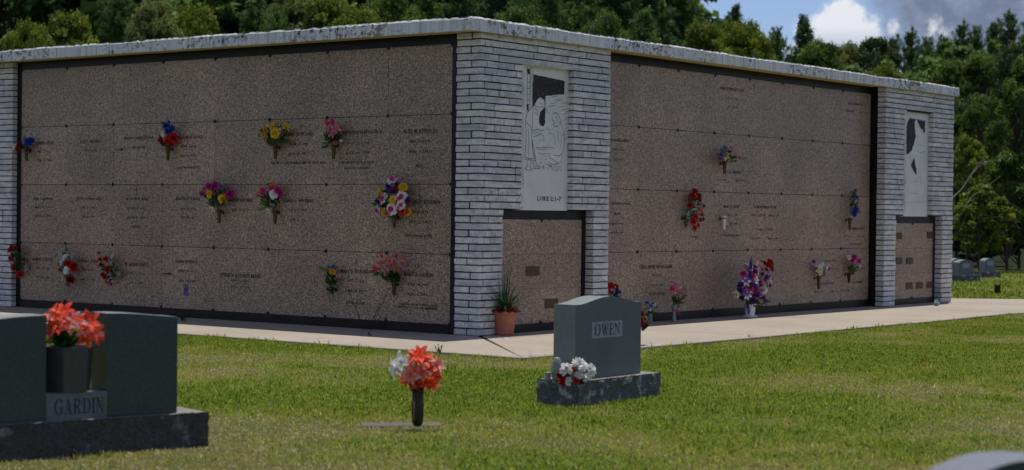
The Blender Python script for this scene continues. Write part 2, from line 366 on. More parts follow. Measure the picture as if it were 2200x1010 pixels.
# slabs with narrow joints: L-shaped apron split at the corner mitre and every 3 m
def slab(pts): 
    a = sum((Vector(p) for p in pts), Vector((0, 0)))/len(pts)
    q = [tuple(Vector(p)+(a-Vector(p)).normalized()*.009) for p in pts]
    pr = [tuple(x) for x in q]; mb.prism(pr, -.10, 0.0, .006)
slab([(-1.98, -2.30), (-.0, -.20), (-.0, 2.2), (-1.98, 2.2)])
for k in range(4): slab([(-1.98, 2.2+3*k), (0, 2.2+3*k), (0, 5.2+3*k), (-1.98, 5.2+3*k)])
slab([(-1.98, -2.30), (2.32, -2.34), (2.32, -.05), (0.05, -.2)])
us = [2.32, 5.8, 9.2, 11.6]
for a_, b_ in zip(us, us[1:]): slab([(a_, -2.34+.02*(a_ > 6)), (b_, -2.3+.05*(b_ > 9)), (b_, .02), (a_, .02)])
slab([(11.6, -2.25), (14, -2.6), (15.2, -1.7), (13.6, -.64), (13.0, .25), (11.6, .25)])
slab([(14, -2.6), (30, -7.5), (30, -5.9), (15.2, -1.7)])
slab([(11.75, .26), (13.0, .26), (12.7, 1.6), (12.7, 12), (11.75, 12)])
walk = mb.build('sidewalk', M['walk'], kind='structure'); walk.location = P0; walk.rotation_euler = (0, 0, ANG)
mb = MB(); mb.box(-1.96, 9.2, -2.25, 12, -.10, -.006); jn = mb.build('sidewalk_joint_fill', M['mortar'], kind='structure'); jn.location = P0; jn.rotation_euler = (0, 0, ANG)

# ================================================================== mausoleum
MA = empty('mausoleum', P0, ANG, label='long low mausoleum with pink granite crypt walls and white split marble piers', cat='mausoleum')
SL, WLW, SR, WRW, PH, ZB = .19175, .91318, 2.4147, .86595, .75, .10
UE, VE = 11.72, 9.95
b = MB(); b.box(.04, UE-.02, .04, VE-.02, 0, 3.20); b.build('wall', M['mortar'], MA)
# --- roof slab with an uneven painted edge
b = MB()
def edge_run(p0, p1, nseg, outx, outy):
    """fascia strip between two plan points, chipped along its top arris"""
    rows = []
    for i in range(nseg+1):
        t_ = i/nseg; x = p0[0]+(p1[0]-p0[0])*t_; y = p0[1]+(p1[1]-p0[1])*t_
        e = 0 if i in (0, nseg) else 1
        jt = rnd.gauss(0, .0022)*e; jb = rnd.gauss(0, .0018)*e; jo = rnd.gauss(0, .0025)*e
        wob = .0025*math.sin(t_*23)+.0018*math.sin(t_*61+1)
        rows.append([(x+outx*jo, y+outy*jo, 3.193+jb), (x+outx*(jo*.5), y+outy*(jo*.5), 3.318+jt+wob*e), (x-outx*.022, y-outy*.022, 3.337+jt+wob*e)])
    return rows
cr_ = [(-.3, VE+.15), (-.3, -.3), (UE+.03, -.3), (UE+.03, VE+.15)]
allr = []
for (p, q, n_, ox, oy) in ((cr_[0], cr_[1], 260, -1, 0), (cr_[1], cr_[2], 300, 0, -1), (cr_[2], cr_[3], 60, 1, 0), (cr_[3], cr_[0], 60, 0, 1)):
    rr = edge_run(p, q, n_, ox, oy)
    vs = [c_ for r_ in rr for c_ in r_]; fs = []
    for i in range(n_):
        for k in range(2): fs.append((i*3+k, (i+1)*3+k, (i+1)*3+k+1, i*3+k+1))
    b.add(vs, fs)
b.add([(-.29, -.29, 3.332), (UE+.02, -.29, 3.332), (UE+.02, VE+.14, 3.332), (-.29, VE+.14, 3.332)], [(0, 1, 2, 3)])
roof = b.build('roof', M['fascia'], MA)
b = MB(); b.box(-.285, UE+.015, -.285, VE+.13, 3.204, 3.24)
# drip bead and small blisters in the paint of the soffit
b.box(-.297, -.285, -.297, VE+.14, 3.190, 3.206); b.box(-.285, UE+.02, -.297, -.285, 3.190, 3.206)
b.build('soffit', M['soffit'], MA)

# --- black granite frames
def frame_part(boxes, name='granite_trim'):
    b = MB()
    for bx in boxes: b.box(*bx)
    return b.build(name, M['black'], MA)
e = .006
frame_part([(-e, .038, .097, SL, 0, 3.204)]); frame_part([(-e, .038, SL+8*WLW, 7.579, 0, 3.204)])
for k in range(4):
    v0, v1 = SL+k*2*WLW, SL+(k+1)*2*WLW
    frame_part([(-e, .038, v0+.001, v1-.001, ZB+4*PH, 3.204)]); frame_part([(-e-.004, .038, v0+.001, v1-.001, 0, ZB)])
frame_part([(2.345, SR, -e, .038, 0, 3.204)]); frame_part([(SR+8*WRW, 9.376, -e, .038, 0, 3.204)]); frame_part([(9.371, 9.380, -.10, -e-.001, 0, 3.204)])
for k in range(4):
    u0, u1 = SR+k*2*WRW, SR+(k+1)*2*WRW
    frame_part([(u0+.001, u1-.001, -e, .038, ZB+4*PH, 3.204)]); frame_part([(u0+.001, u1-.001, -e-.004, .038, 0, ZB)])
# --- crypt fronts
strongL = {(1, 2), (1, 4), (2, 3), (3, 1), (3, 3), (0, 7)}   # (row from top, joint index from the left) where the vertical joint is open
crypt = {}
for r in range(4):
    z1 = ZB+(4-r)*PH; z0 = z1-PH
    for k in range(8):          # k from the left as seen
        gl = .0028 if (r, k) in strongL else .0002; gr = .0028 if (r, k+1) in strongL else .0002
        va, vb = SL+(8-k)*WLW, SL+(7-k)*WLW
        b = MB(); b.box(0, .036, vb+gr, va-gl, z0+.003, z1-.003)
        crypt['L', r, k] = b.build('crypt_front', M['granite'], MA)
        b = MB(); b.box(SR+k*WRW+.0003, SR+(k+1)*WRW-.0003, 0, .036, z0+.003, z1-.003)
        crypt['R', r, k] = b.build('crypt_front', M['granite'], MA)
# --- bronze rosettes at the panel corners
ros = MB(); ros.lathe([(.019, 0), (.021, .004), (.017, .009), (.008, .011), (.006, .016), (.001, .018)], 14, cap=True); ros.smooth = True
first = None
def rosette(face, s_, z):
    global first
    if first is None: o = ros.build('rosette', M['bronze_dark'], MA); first = o
    else: o = first.copy(); C.objects.link(o); o.parent = MA
    if face == 'L': o.location = (-.001, s_, z); o.rotation_euler = (0, -math.pi/2, 0)
    else: o.location = (s_, -.001, z); o.rotation_euler = (math.pi/2, 0, 0)
for r in range(5):
    z = ZB+r*PH; z += -.012 if r == 4 else (.012 if r == 0 else 0)
    for k in range(9): rosette('L', SL+k*WLW + (.004 if k == 0 else 0), z)
    for k in range(1, 9): rosette('R', SR+k*WRW, z)

# --- split marble piers laid in thin courses
def pier(u0, u1, depth, rec, opn, z_rec, z_opn, wrap=None, seed=1, name='marble_pier'):
    """right-hand facade pier: front at v=-depth; rec/opn = (ua, ub) recess and opening; wrap = (e1, v1) also faces the left facade"""
    rg = random.Random(seed); b = MB(); z = 0.0; n = 43; pitch = 3.204/n; g = .0125
    for k in range(n):
        z0 = k*pitch+g*.5; z1 = (k+1)*pitch-g*.5; zm = (z0+z1)/2
        segs = [(u0, u1)]
        if zm < z_opn: segs = [(u0, opn[0]), (opn[1], u1)]
        elif zm < z_rec: segs = [(u0, rec[0]), (rec[1], u1)]
        for si, (a, c) in enumerate(segs):
            x = a; firstb = True
            while x < c-.01:
                ln = rg.choice((.11, .18, .22, .3, .42, .5, .62, .78))*rg.uniform(.9, 1.1)
                if firstb and si == 0 and wrap and k % 2: ln = .075+rg.uniform(-.01, .01)
                if firstb and si == 0 and not wrap: ln = rg.uniform(.25, .6)
                if zm > z_rec and zm < z_rec+pitch and x < rec[0]-.05 and x+ln > rec[0]-.2: ln = rec[1]+.08-x
                if c-(x+ln) < .09: ln = c-x
                xe = min(c, x+ln); dy = rg.uniform(-.006, .006); tone = min(1, max(0, rg.gauss(.55, .2)))
                i0 = g/2 if x > a+1e-6 else rg.uniform(-.004, .004); i1 = g/2 if xe < c-1e-6 else rg.uniform(-.004, .004)
                if firstb and si == 0 and wrap:
                    e1, v1 = wrap; vs_ = v1-.001 if k % 2 else -.10+rg.uniform(-.02, .03)
                    dx = rg.uniform(-.004, .004)
                    poly = [(u0+dx, -depth+dy), (xe-i1, -depth+dy), (xe-i1, -depth+.11), (u0+.09 if xe > u0+.1 else xe-i1, -depth+.11), (u0+.09 if xe > u0+.1 else xe-i1, vs_-g/2), (u0+dx, vs_-g/2)]
                    if xe-i1 <= u0+.1: poly = [(u0+dx, -depth+dy), (xe-i1, -depth+dy), (xe-i1, vs_-g/2), (u0+dx, vs_-g/2)]
                    b.prism(poly, z0, z1, .0045, col=tone, jit=.0016)
                    if not k % 2:
                        t2 = min(1, max(0, rg.gauss(.55, .25))); dx = rg.uniform(-.005, .005)
                        b.prism([(u0+dx, vs_+g), (u0+.09, vs_+g), (u0+.09, v1), (u0+dx, v1)], z0, z1, .0045, col=t2, jit=.0016)
                else:
                    yb = -.101 if (si == 0 and firstb and not wrap) else -.012
                    b.prism([(x+i0, -depth+dy), (xe-i1, -depth+dy), (xe-i1, yb), (x+i0, yb)], z0, z1, .0045, col=tone, jit=.0016)
                firstb = False; x = xe
    p = b.build(name, M['marble'], MA)
    c = MB(); q = .013; ff = -depth+.022
    def core(a, d, z0, z1): c.box(a+q, d-q, ff, .03, z0, z1)
    core(u0, opn[0], 0, z_opn); core(opn[1], u1, 0, z_opn); core(u0, rec[0], z_opn+.001, z_rec); core(rec[1], u1, z_opn+.001, z_rec); core(u0, u1, z_rec+.001+.012, 3.2)
    if wrap: c.box(u0+q, u0+.3, .031, wrap[1]-.004, 0, 3.199)
    c.build('mortar', M['mortar'], p)
    return p
NR, NO, NZR, NZO = (.71, 1.622), (.36, 2.045), 2.910, 1.338
FR, FO, FZR, FZO = (10.05, 10.972), (9.755, 11.345), 2.875, 1.325
pier(-.05, 2.342, .23, NR, NO, NZR, NZO, wrap=(.05, .097), seed=11)
pier(9.376, 11.72, .23, FR, FO, FZR, FZO, seed=5)
# left end pier on the left facade (front at u=-.08)
rg = random.Random(3); b = MB(); n = 43; pitch = 3.204/n; g = .0125
for k in range(n):
    x = 7.579
    while x < VE-.01:
        ln = rg.choice((.2, .3, .45, .6)); xe = x+ln if VE-(x+ln) > .1 else VE
        d_ = rg.uniform(-.004, .004)
        b.prism([(-.08+d_, x+g/2), (.03, x+g/2), (.03, xe-g/2), (-.08+d_, xe-g/2)], k*pitch+g/2, (k+1)*pitch-g/2, .004, col=min(1, max(0, rg.gauss(.5, .25))), jit=.001); x = xe
p = b.build('marble_pier', M['marble'], MA); c = MB(); c.box(-.068, .035, 7.59, VE-.01, 0, 3.2); c.build('mortar', M['mortar'], p)

# --- niches in the two piers
def niches(o, zo, pl, vy=-.112):
    a, c = o; zt = zo-.105; 
    frame_part([(a-.02, c+.0, vy-.004, -.02, zt, zo-.001)]); frame_part([(c-.075, c-.001, vy-.006, -.02, .085, zt-.001)]); frame_part([(a-.02, c-.001, vy-.008, -.02, 0, .084)])
    h = (zt-.086)/3
    for i in range(3):
        b = MB(); b.box(a-.02, c-.077, vy, -.021, .086+i*h+.0015, .086+(i+1)*h-.0015); b.build('niche_front', M['granite'], MA)
    for (px, py, w_, hh) in pl:
        q = WR.at(px, py, vy); b = MB(); b.prism([(q.x-w_/2, vy-.010), (q.x+w_/2, vy-.010), (q.x+w_/2, vy-.0005), (q.x-w_/2, vy-.0005)], q.z-hh/2, q.z+hh/2, .002)
        pq = b.build('plaque', M['bronze'], MA); b = MB(); b.box(q.x-w_*.43, q.x+w_*.43, vy-.0115, vy-.0095, q.z-hh*.40, q.z+hh*.40); b.build('plaque_face', M['plaque'], pq)
    for xx in (.5,):
        for zz in (zt-.010, .095):
            o2 = first.copy(); C.objects.link(o2); o2.parent = MA; o2.location = (a+(c-a)*xx, vy-.005, zz); o2.rotation_euler = (math.pi/2, 0, 0)
niches(NO, NZO, [(1144, 582.5, .24, .105), (1184, 652, .24, .105)])
niches(FO, FZO, [(1930.5, 507, .215, .10), (1998, 505, .215, .10), (1930.5, 560.5, .215, .10), (1953.5, 560.5, .215, .10), (1953, 614, .215, .10), (1975, 613, .215, .10), (1997, 612, .215, .10)])

# --- carved marble panels
def carved(rec, zr, zo, vy, shapes, lines, rim, lw=.6):
    b = MB(); b.box(rec[0]-.03, rec[1]+.015, vy, -.02, zo-.004, zr+.02); p = b.build('carved_panel', M['carved'], MA)
    # shapes and lines come in the panel's own 0..1 box (x right, y down), visible part
    (x0, y0, x1, y1) = rim
    def T(x, y, off):
        q = WR.at(x0+(x1-x0)*x, 0, vy); return None
    ax = WR.at(x0, (y0+y1)/2, vy).x; bx = WR.at(x1, (y0+y1)/2, vy).x
    def TT(x, y, o_): return (ax+(bx-ax)*x, vy-o_, zr+(zo-zr)*y)
    if shapes:
        s_ = MB()
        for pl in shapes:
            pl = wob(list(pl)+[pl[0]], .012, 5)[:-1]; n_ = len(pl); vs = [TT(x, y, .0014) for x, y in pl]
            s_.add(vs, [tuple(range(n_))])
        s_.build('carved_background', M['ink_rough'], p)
    ln = MB()
    for pts, wd in lines:
        pts = [Vector(TT(x, y, .0018)) for x, y in pts]
        for i in range(len(pts)-1):
            d = pts[i+1]-pts[i]
            if d.length < 1e-5: continue
            nrm = Vector((-d.z, 0, d.x)).normalized()*wd*lw; wa = .35 if i == 0 and len(pts) > 2 else 1; wb = .35 if i == len(pts)-2 and len(pts) > 2 else 1
            ln.add([pts[i]-nrm*wa, pts[i+1]-nrm*wb, pts[i+1]+nrm*wb, pts[i]+nrm*wa], [(0, 1, 2, 3)])
    ln.build('carved_lines', M['ink'], p)
    return p, TT
jr = random.Random(4)
def zz(l):   # coordinates read off a 379x1010 enlargement of the near panel
    return [((x-58)/289, (y-22)/960) for x, y in l]
jr = random.Random(4)
def wob(l, amp=.006, step=5):
    o_ = []
    for (x0, y0), (x1, y1) in zip(l, l[1:]):
        for i in range(step): t_ = i/step; o_.append((x0+(x1-x0)*t_+jr.uniform(-amp, amp), y0+(y1-y0)*t_+jr.uniform(-amp, amp)*.3))
    return o_+[l[-1]]
shapes = [zz([(106, 72), (150, 80), (210, 86), (322, 98), (321, 186), (262, 196), (190, 214), (189, 268), (180, 240), (160, 222), (140, 232), (128, 252), (118, 280), (104, 292)]),
          zz([(150, 345), (160, 318), (176, 300), (189, 285), (190, 350), (188, 405), (176, 420), (158, 412), (149, 385)]),
          zz([(68, 40), (86, 40), (86, 78), (68, 76)]), zz([(68, 278), (84, 276), (76, 320), (68, 322)])]
sk = [([(70, 24), (70, 335)], .006), ([(86, 24), (87, 290)], .006), ([(104, 28), (104, 292)], .004), ([(94, 28), (94, 285)], .003),
      ([(68, 130), (86, 130)], .005), ([(68, 172), (86, 172)], .005), ([(68, 210), (86, 210)], .005), ([(68, 250), (86, 250)], .005),
      ([(120, 282), (150, 292), (172, 288)], .004), ([(118, 284), (95, 300), (76, 330), (62, 370), (60, 395), (76, 410), (100, 430)], .005), ([(108, 292), (106, 380), (110, 470)], .004),
      ([(62, 392), (66, 470), (64, 560), (60, 640)], .005), ([(80, 430), (84, 520), (82, 630)], .004), ([(100, 430), (104, 520), (112, 600), (126, 640)], .006), ([(108, 520), (118, 580), (130, 640)], .006),
      ([(60, 632), (90, 640), (130, 640), (132, 652), (60, 645)], .005), ([(72, 648), (76, 690), (60, 705), (82, 722), (102, 712), (92, 695), (100, 650)], .005), ([(112, 650), (122, 688), (118, 705), (160, 704), (158, 690), (138, 680), (128, 650)], .005),
      ([(110, 300), (140, 310), (150, 330)], .004), ([(110, 455), (140, 440), (165, 448), (182, 440)], .005), ([(110, 470), (135, 462), (160, 470)], .004), ([(112, 490), (140, 485), (166, 470)], .004),
      ([(150, 340), (130, 330), (112, 336)], .003), ([(240, 330), (255, 318), (276, 322), (288, 345), (296, 380), (310, 420), (320, 470), (322, 530), (312, 590), (286, 612), (250, 606)], .005),
      ([(234, 345), (240, 370), (252, 385), (246, 400), (256, 414), (282, 408)], .005), ([(262, 340), (272, 370), (290, 395)], .003), ([(220, 460), (250, 470), (262, 500), (256, 540)], .003),
      ([(190, 215), (192, 300), (190, 345)], .004), ([(200, 290), (206, 320), (214, 330)], .004), ([(282, 430), (276, 480), (290, 540)], .003), ([(300, 440), (302, 500), (296, 560)], .003),
      ([(128, 560), (150, 566), (200, 556), (262, 558)], .004), ([(130, 570), (170, 575), (214, 566)], .003), ([(214, 600), (226, 630), (262, 648), (280, 662)], .004), ([(214, 655), (250, 672), (290, 662), (300, 640)], .004),
      ([(140, 600), (180, 606), (230, 596)], .003), ([(150, 520), (175, 512), (190, 500)], .003), ([(196, 440), (210, 430), (224, 440), (230, 480)], .003), ([(160, 460), (180, 480), (184, 520)], .003), ([(200, 672), (236, 690), (262, 684)], .003),
      ([(306, 600), (310, 640), (300, 690)], .003), ([(124, 238), (118, 270), (126, 290)], .004), ([(140, 236), (165, 226), (186, 245), (186, 290)], .004), ([(150, 262), (170, 268), (178, 290)], .003)]
lines = [(wob(zz(p_), .004, 3), w_) for p_, w_ in sk]
for i in range(26):                                   # stable roof boards
    y = 205+i*12+jr.uniform(-4, 4); xs = jr.uniform(196, 300) if i < 9 else jr.uniform(290, 325); xe = min(344, xs+jr.uniform(28, 80))
    if i > 9 and i % 2: continue
    sl = .26 if i < 12 else .42
    lines.append((wob(zz([(xs, y+ (344-xs)*.0), (xe, y-(xe-xs)*sl)]), .002, 2), .004))
for i in range(40):                                   # folds and grass strokes
    x = jr.uniform(100, 312); y = jr.uniform(672, 725); a_ = jr.uniform(-1, 1); lines.append((zz([(x, y), (x+12*a_, y-jr.uniform(8, 24))]), .003))
for i in range(46):
    x = jr.uniform(112, 300); y = jr.uniform(330, 640); a_ = jr.uniform(0, 3.1); l_ = jr.uniform(5, 16); lines.append((wob(zz([(x, y), (x+l_*math.cos(a_), y+l_*math.sin(a_))]), .004, 2), .0025))
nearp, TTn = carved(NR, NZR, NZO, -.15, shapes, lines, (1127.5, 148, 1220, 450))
def z2(l): return [((x-78)/190, (y-48)/937) for x, y in l]     # far panel, read off a 337x1010 enlargement
shapes = [z2([(110, 100), (160, 102), (150, 150), (158, 215), (164, 260), (148, 330), (128, 390), (100, 420), (80, 432), (79, 215), (84, 150), (95, 118)]),
          z2([(170, 104), (248, 110), (243, 225), (225, 190), (205, 180), (190, 145)]), z2([(152, 445), (160, 500), (174, 560), (176, 608), (155, 585), (132, 545), (124, 520), (138, 490)])]
lines = [(wob(z2(p_), .006, 3), w_) for p_, w_ in [
    ([(104, 96), (250, 106), (246, 225)], .006), ([(150, 160), (170, 130), (190, 160), (205, 190), (240, 220)], .005), ([(174, 340), (200, 330), (238, 342)], .005), ([(176, 378), (205, 405), (228, 396), (252, 384)], .005),
    ([(100, 440), (124, 480), (122, 520), (132, 545)], .005), ([(145, 670), (185, 640), (212, 620), (222, 660)], .004), ([(150, 680), (190, 660), (240, 684)], .004), ([(108, 730), (130, 780), (165, 775), (195, 782)], .004),
    ([(108, 858), (250, 854)], .005), ([(228, 790), (252, 800)], .004), ([(222, 812), (256, 820)], .004), ([(224, 835), (258, 842)], .004), ([(212, 650), (230, 640), (220, 700)], .003), ([(84, 520), (100, 545), (92, 560)], .003),
    ([(180, 420), (200, 470), (196, 560), (202, 620)], .003), ([(78, 590), (84, 700)], .003), ([(178, 250), (172, 300), (180, 330)], .003)]]
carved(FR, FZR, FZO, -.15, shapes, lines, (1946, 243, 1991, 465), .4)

# --- lettering
_fc = {}
def text_mesh(s_):
    if s_ in _fc: return _fc[s_]
    cu = bpy.data.curves.new('t', 'FONT'); cu.body = s_; cu.size = 1; cu.resolution_u = 1; cu.space_character = 1.15; cu.offset = .035
    ob = bpy.data.objects.new('t', cu); C.objects.link(ob); dg = bpy.context.evaluated_depsgraph_get()
    me = bpy.data.meshes.new_from_object(ob.evaluated_get(dg)); vs = [tuple(v.co) for v in me.vertices]; fs = [tuple(p.vertices) for p in me.polygons]
    bpy.data.objects.remove(ob); bpy.data.curves.remove(cu); bpy.data.meshes.remove(me)
    xs = [v[0] for v in vs]; ys = [v[1] for v in vs]
    r_ = (vs, fs, min(xs), max(xs), min(ys), max(ys)); _fc[s_] = r_; return r_
def put_text(mb, s_, place, wd, ht, off):
    vs, fs, x0, x1, y0, y1 = text_mesh(s_)
    mb.add([place((v[0]-(x0+x1)/2)/(x1-x0)*wd, (v[1]-(y0+y1)/2)/(y1-y0)*ht, off) for v in vs], fs)
# (x centre, y centre, width, height, words), all in photo pixels; they are carved where they stand on the wall
TL = [(97, 307, 38, 7, 'CHARLES R. BRYSON'), (95, 326, 28, 6, 'SEPT. 7, 1911'), (96, 345, 30, 6, 'FEB. 11, 1990'), (193, 304, 42, 7, 'LUCY T. BRYSON'), (195, 324, 26, 6, 'DEC. 9, 1915'),
 (298, 297, 64, 7.5, 'HAROLD JAMES HOUCK'), (299, 317, 32, 6, 'FEB. 28, 1924'), (407, 295, 60, 7.5, 'HELEN AMOS HOUCK'), (405, 315, 34, 6, 'JUNE 7, 1924'), (404, 335, 36, 6, 'JAN. 29, 2010'), (404, 360, 50, 5, 'LOVING WIFE AND MOTHER'),
 (641, 288, 64, 8, 'MEREDITH W. ORR'), (642, 310, 40, 7, 'JUNE 19, 1940'), (640, 331, 38, 7, 'AUG. 28, 1997'), (640, 350, 116, 6, 'FOR ME TO LIVE IS CHRIST AND TO DIE IS GAIN'),
 (778, 285, 88, 8.5, 'FRED RUTLEDGE REYNOLDS JR.'), (770, 308, 50, 7, 'OCT. 5, 1909'), (768, 329, 50, 7, 'JULY 14, 1998'), (766, 349, 78, 6, 'SORROW NOT HE IS AT PEACE'), (767, 362, 54, 5.5, 'REJOICE ALWAYS'),
 (903, 282, 74, 9, 'ALICE M. REYNOLDS'), (902, 304, 44, 7.5, 'JAN. 6, 1916'), (902, 326, 46, 7.5, 'MAR. 4, 2002'), (901, 357, 15, 6, 'PEACE'),
 (93, 428, 44, 7, 'JAMES S. EDMONDS'), (93, 446, 36, 6, 'MAY 3, 1914'), (93, 464, 34, 6, 'JUNE 21, 1999'), (191, 428, 52, 7, 'BETTY JO EDMONDS'), (190, 447, 30, 6, 'FEB. 9, 1932'), (190, 466, 28, 6, 'FEB. 5, 2001'),
 (294, 428, 48, 7, 'LEON JACK MASS'), (293, 448, 40, 6, 'AUG. 12, 1905'), (293, 468, 40, 6, 'JUNE 9, 1990'), (293, 487, 15, 5, 'MASON'), (403, 428, 52, 7.5, 'JEAN WATTS MASS'), (404, 449, 34, 6, 'NOV. 17, 1920'), (403, 468, 34, 6, 'JULY 28, 1991'),
 (517, 430, 52, 7.5, 'MARVIN WHITMIRE'), (516, 451, 38, 6.5, 'SEPT. 10, 1922'), (641, 431, 62, 8, 'CLARA O. WHITMIRE'), (640, 452, 38, 6.5, 'NOV. 5, 1922'), (640, 473, 34, 6.5, 'AUG. 25, 1995'),
 (903, 434, 84, 8.5, 'MARY LEIGH KITCHEN'), (899, 456, 42, 7.5, 'JULY 3, 1938'), (900, 478, 42, 7.5, 'NOV. 23, 2011'), (899, 507, 60, 5.5, 'LOVING WIFE AND MOTHER'),
 (92, 557, 42, 7, 'ROBERT G. SLAGLE'), (92, 577, 28, 6, 'AUG. 14, 1925'), (92, 596, 28, 6, 'OCT. 25, 2008'), (189, 561, 42, 7, 'ELEANOR F. SLAGLE'), (190, 581, 28, 6, 'JUNE 27, 1927'), (189, 601, 32, 6, 'JAN. 30, 2006'),
 (293, 568, 50, 7.5, 'W. LOGAN SLAGLE'), (293, 588, 28, 6, 'DEC. 11, 1912'), (293, 608, 30, 6, 'DEC. 1, 2002'), (401, 563, 48, 7.5, 'JAKKIE EDWARDS'), (403, 583, 36, 6.5, 'DEC. 13, 1915'), (402, 604, 36, 6.5, 'APR. 26, 2004'),
 (517, 592, 88, 8.5, 'KENNETH RUDOLPH BRAND'), (516, 604, 38, 6.5, 'NOV. 25, 1932'), (516, 617, 38, 6, 'NOV. 4, 1998'), (764, 583, 64, 8.5, 'MARY D. EDWARDS'), (764, 604, 36, 7.5, 'OCT. 7, 1921'), (763, 626, 42, 7.5, 'JUNE 28, 2011'), (764, 651, 40, 5.5, 'LOVING MOTHER'),
 (899, 590, 62, 8.5, 'MARY A. HASKIN'), (898, 612, 42, 7.5, 'JULY 18, 1941'), (897, 633, 42, 7.5, 'NOV. 3, 2008'), (898, 655, 86, 5, 'SO WISE WAS SHE WITH WORDS OF LOVE'), (898, 661.5, 82, 5, 'DEVOTED TO US ALL AND REMEMBERED')]
TR_ = [(1573, 192, 52, 6.5, 'CHRISTY EDWARD TOLBY'), (1573, 212, 20, 5, 'APR. 11, 1928'), (1573, 231, 20, 5, 'OCT. 8, 2008'), (1838, 224, 32, 6, 'CARL C. ROBINSON JR.'), (1826, 239, 19, 5, 'JUNE 30, 1931'), (1854, 242, 17, 5, 'NOV. 14, 2002'),
 (1332, 302, 38, 6, 'HUNTER GARTH'), (1330, 322, 22, 5, 'SEPT. 21, 1940'), (1329, 342, 22, 5, 'OCT. 26, 1991'), (1577, 337, 26, 5, 'W. CABENESS'), (1595, 340, 16, 4.5, 'MAY 6, 1931'), (1573, 370, 38, 6, 'LUCY B. CABENESS'), (1552, 387, 18, 5, 'OCT. 4, 1939'), (1590, 388, 20, 5, 'JAN. 6, 2005'),
 (1334, 438, 42, 6.5, 'LEE ALLEN JOHNSON'), (1326, 459, 13, 5, 'FRANK'), (1325, 481, 25, 5, 'FEB. 4, 1945'), (1325, 500, 27, 5, 'SEPT. 14, 2006'), (1572, 444, 34, 6, 'MARY C. NESBIT'), (1574, 463, 20, 5, 'SEPT. 20, 1920'), (1576, 481, 16, 5, 'MAY 6, 2003'), (1571, 506, 36, 4.5, 'LOVED BY HER FAMILY'),
 (1644, 445, 48, 6, 'NORMAN BARRON CUSTER'), (1625, 463, 22, 5, 'AUG. 27, 1927'), (1662, 464, 22, 5, 'APRIL 12, 1987'), (1643, 494, 32, 6, 'JOAN Z. CUSTER'), (1624, 512, 22, 5, 'JAN. 15, 1932'), (1661, 513, 22, 5, 'MAR. 8, 2004'),
 (1844, 491, 28, 5.5, 'NORMAN CALLOWAY'), (1820, 508, 15, 4.5, 'JAN. 2, 1932'), (1850, 508, 15, 4.5, 'OCT. 16, 2000'), (1838, 524, 24, 4, 'Forever in our hearts'), (1494, 509, 14, 4.5, 'PATRICK'),
 (1411, 573, 68, 7.5, 'HELEN GENTRY PARSONS PALMER'), (1411, 592, 24, 5.5, 'JULY 16, 1905'), (1411, 612, 26, 5, 'DEC. 26, 2001'), (1411, 631, 34, 4.5, 'BELOVED MOTHER'),
 (1785, 561, 24, 5.5, 'JOHN E. PACK'), (1788, 578, 20, 5, 'JUNE 7, 1931'), (1777, 609, 28, 5.5, 'LUCILLE M. PACK'), (1758, 627, 18, 5, 'MAR. 15, 1933'), (1793, 627, 18, 5, 'APRIL 9, 1992'), (1816, 624, 18, 5, 'OCT. 23, 1981'),
 (1851, 577, 15, 5, 'MAY 3, 1918'), (1842, 606, 24, 5, 'A. R. PALMER')]
insc = []
def panel_of(face, q):
    r = min(3, max(0, int((ZB+4*PH-q.z)//PH)))
    k = int((-q.x-SL)//WLW) if face == 'L' else int((q.x-SR)//WRW)
    k = 7-k if face == 'L' else k
    return ('L' if face == 'L' else 'R', r, min(7, max(0, k)))
def placer(face, q):
    if face == 'L': return lambda a, b_, o_: (-o_, -(q.x+a), q.z+b_)
    return lambda a, b_, o_: (q.x+a, -o_, q.z+b_)
for face, fr, lst in (('L', WL, TL), ('R', WR, TR_)):
    for (px, py, w_, h_, s_) in lst:
        q = fr.at(px, py, 0); wd = fr.at(px+w_/2, py, 0).x-fr.at(px-w_/2, py, 0).x; ht = fr.at(px, py-h_/2, 0).z-fr.at(px, py+h_/2, 0).z
        key = panel_of(face, q); mb = MB(); insc.append((key, mb)); put_text(mb, s_, placer(face, q), wd, ht*1.05, .0012)
def cross(face, fr, px, py, h_):
    q = fr.at(px, py, 0); ht = fr.at(px, py-h_/2, 0).z-fr.at(px, py+h_/2, 0).z; key = panel_of(face, q); mb = MB(); insc.append((key, mb)); pl = placer(face, q); s_ = ht/2; t_ = ht*.05
    for (a, c, d_, f_) in ((-t_, t_, -s_, s_), (-s_*.5, -t_, s_*.35-t_, s_*.35+t_), (t_, s_*.5, s_*.35-t_, s_*.35+t_), (-t_*2.2, -t_, s_*.8, s_), (t_, t_*2.2, s_*.8, s_), (-t_*2.2, -t_, -s_, -s_*.85), (t_, t_*2.2, -s_, -s_*.85)):
        mb.add([pl(a, d_, .0012), pl(c, d_, .0012), pl(c, f_, .0012), pl(a, f_, .0012)], [(0, 1, 2, 3)])
for a_ in ((293, 411, 15), (765, 563, 15), (536, 561, 9)): cross('L', WL, *a_)
for a_ in ((1620, 188, 15), (1571, 424, 12), (1377, 552, 12), (1444, 550, 12), (1670, 546, 12), (1641, 466, 12)): cross('R', WR, *a_)
for key, mb in insc: mb.build('inscription', M['ink_soft'], crypt[key])
mb = MB(); q = WR.at(1180, 427, -.15); put_text(mb, 'LUKE 2:1-7', lambda a, b_, o_: (q.x+a, -.15-o_, q.z+b_), WR.at(1199, 427, -.15).x-WR.at(1148, 427, -.15).x, .052, .0016); mb.build('inscription', M['ink_soft'], nearp)
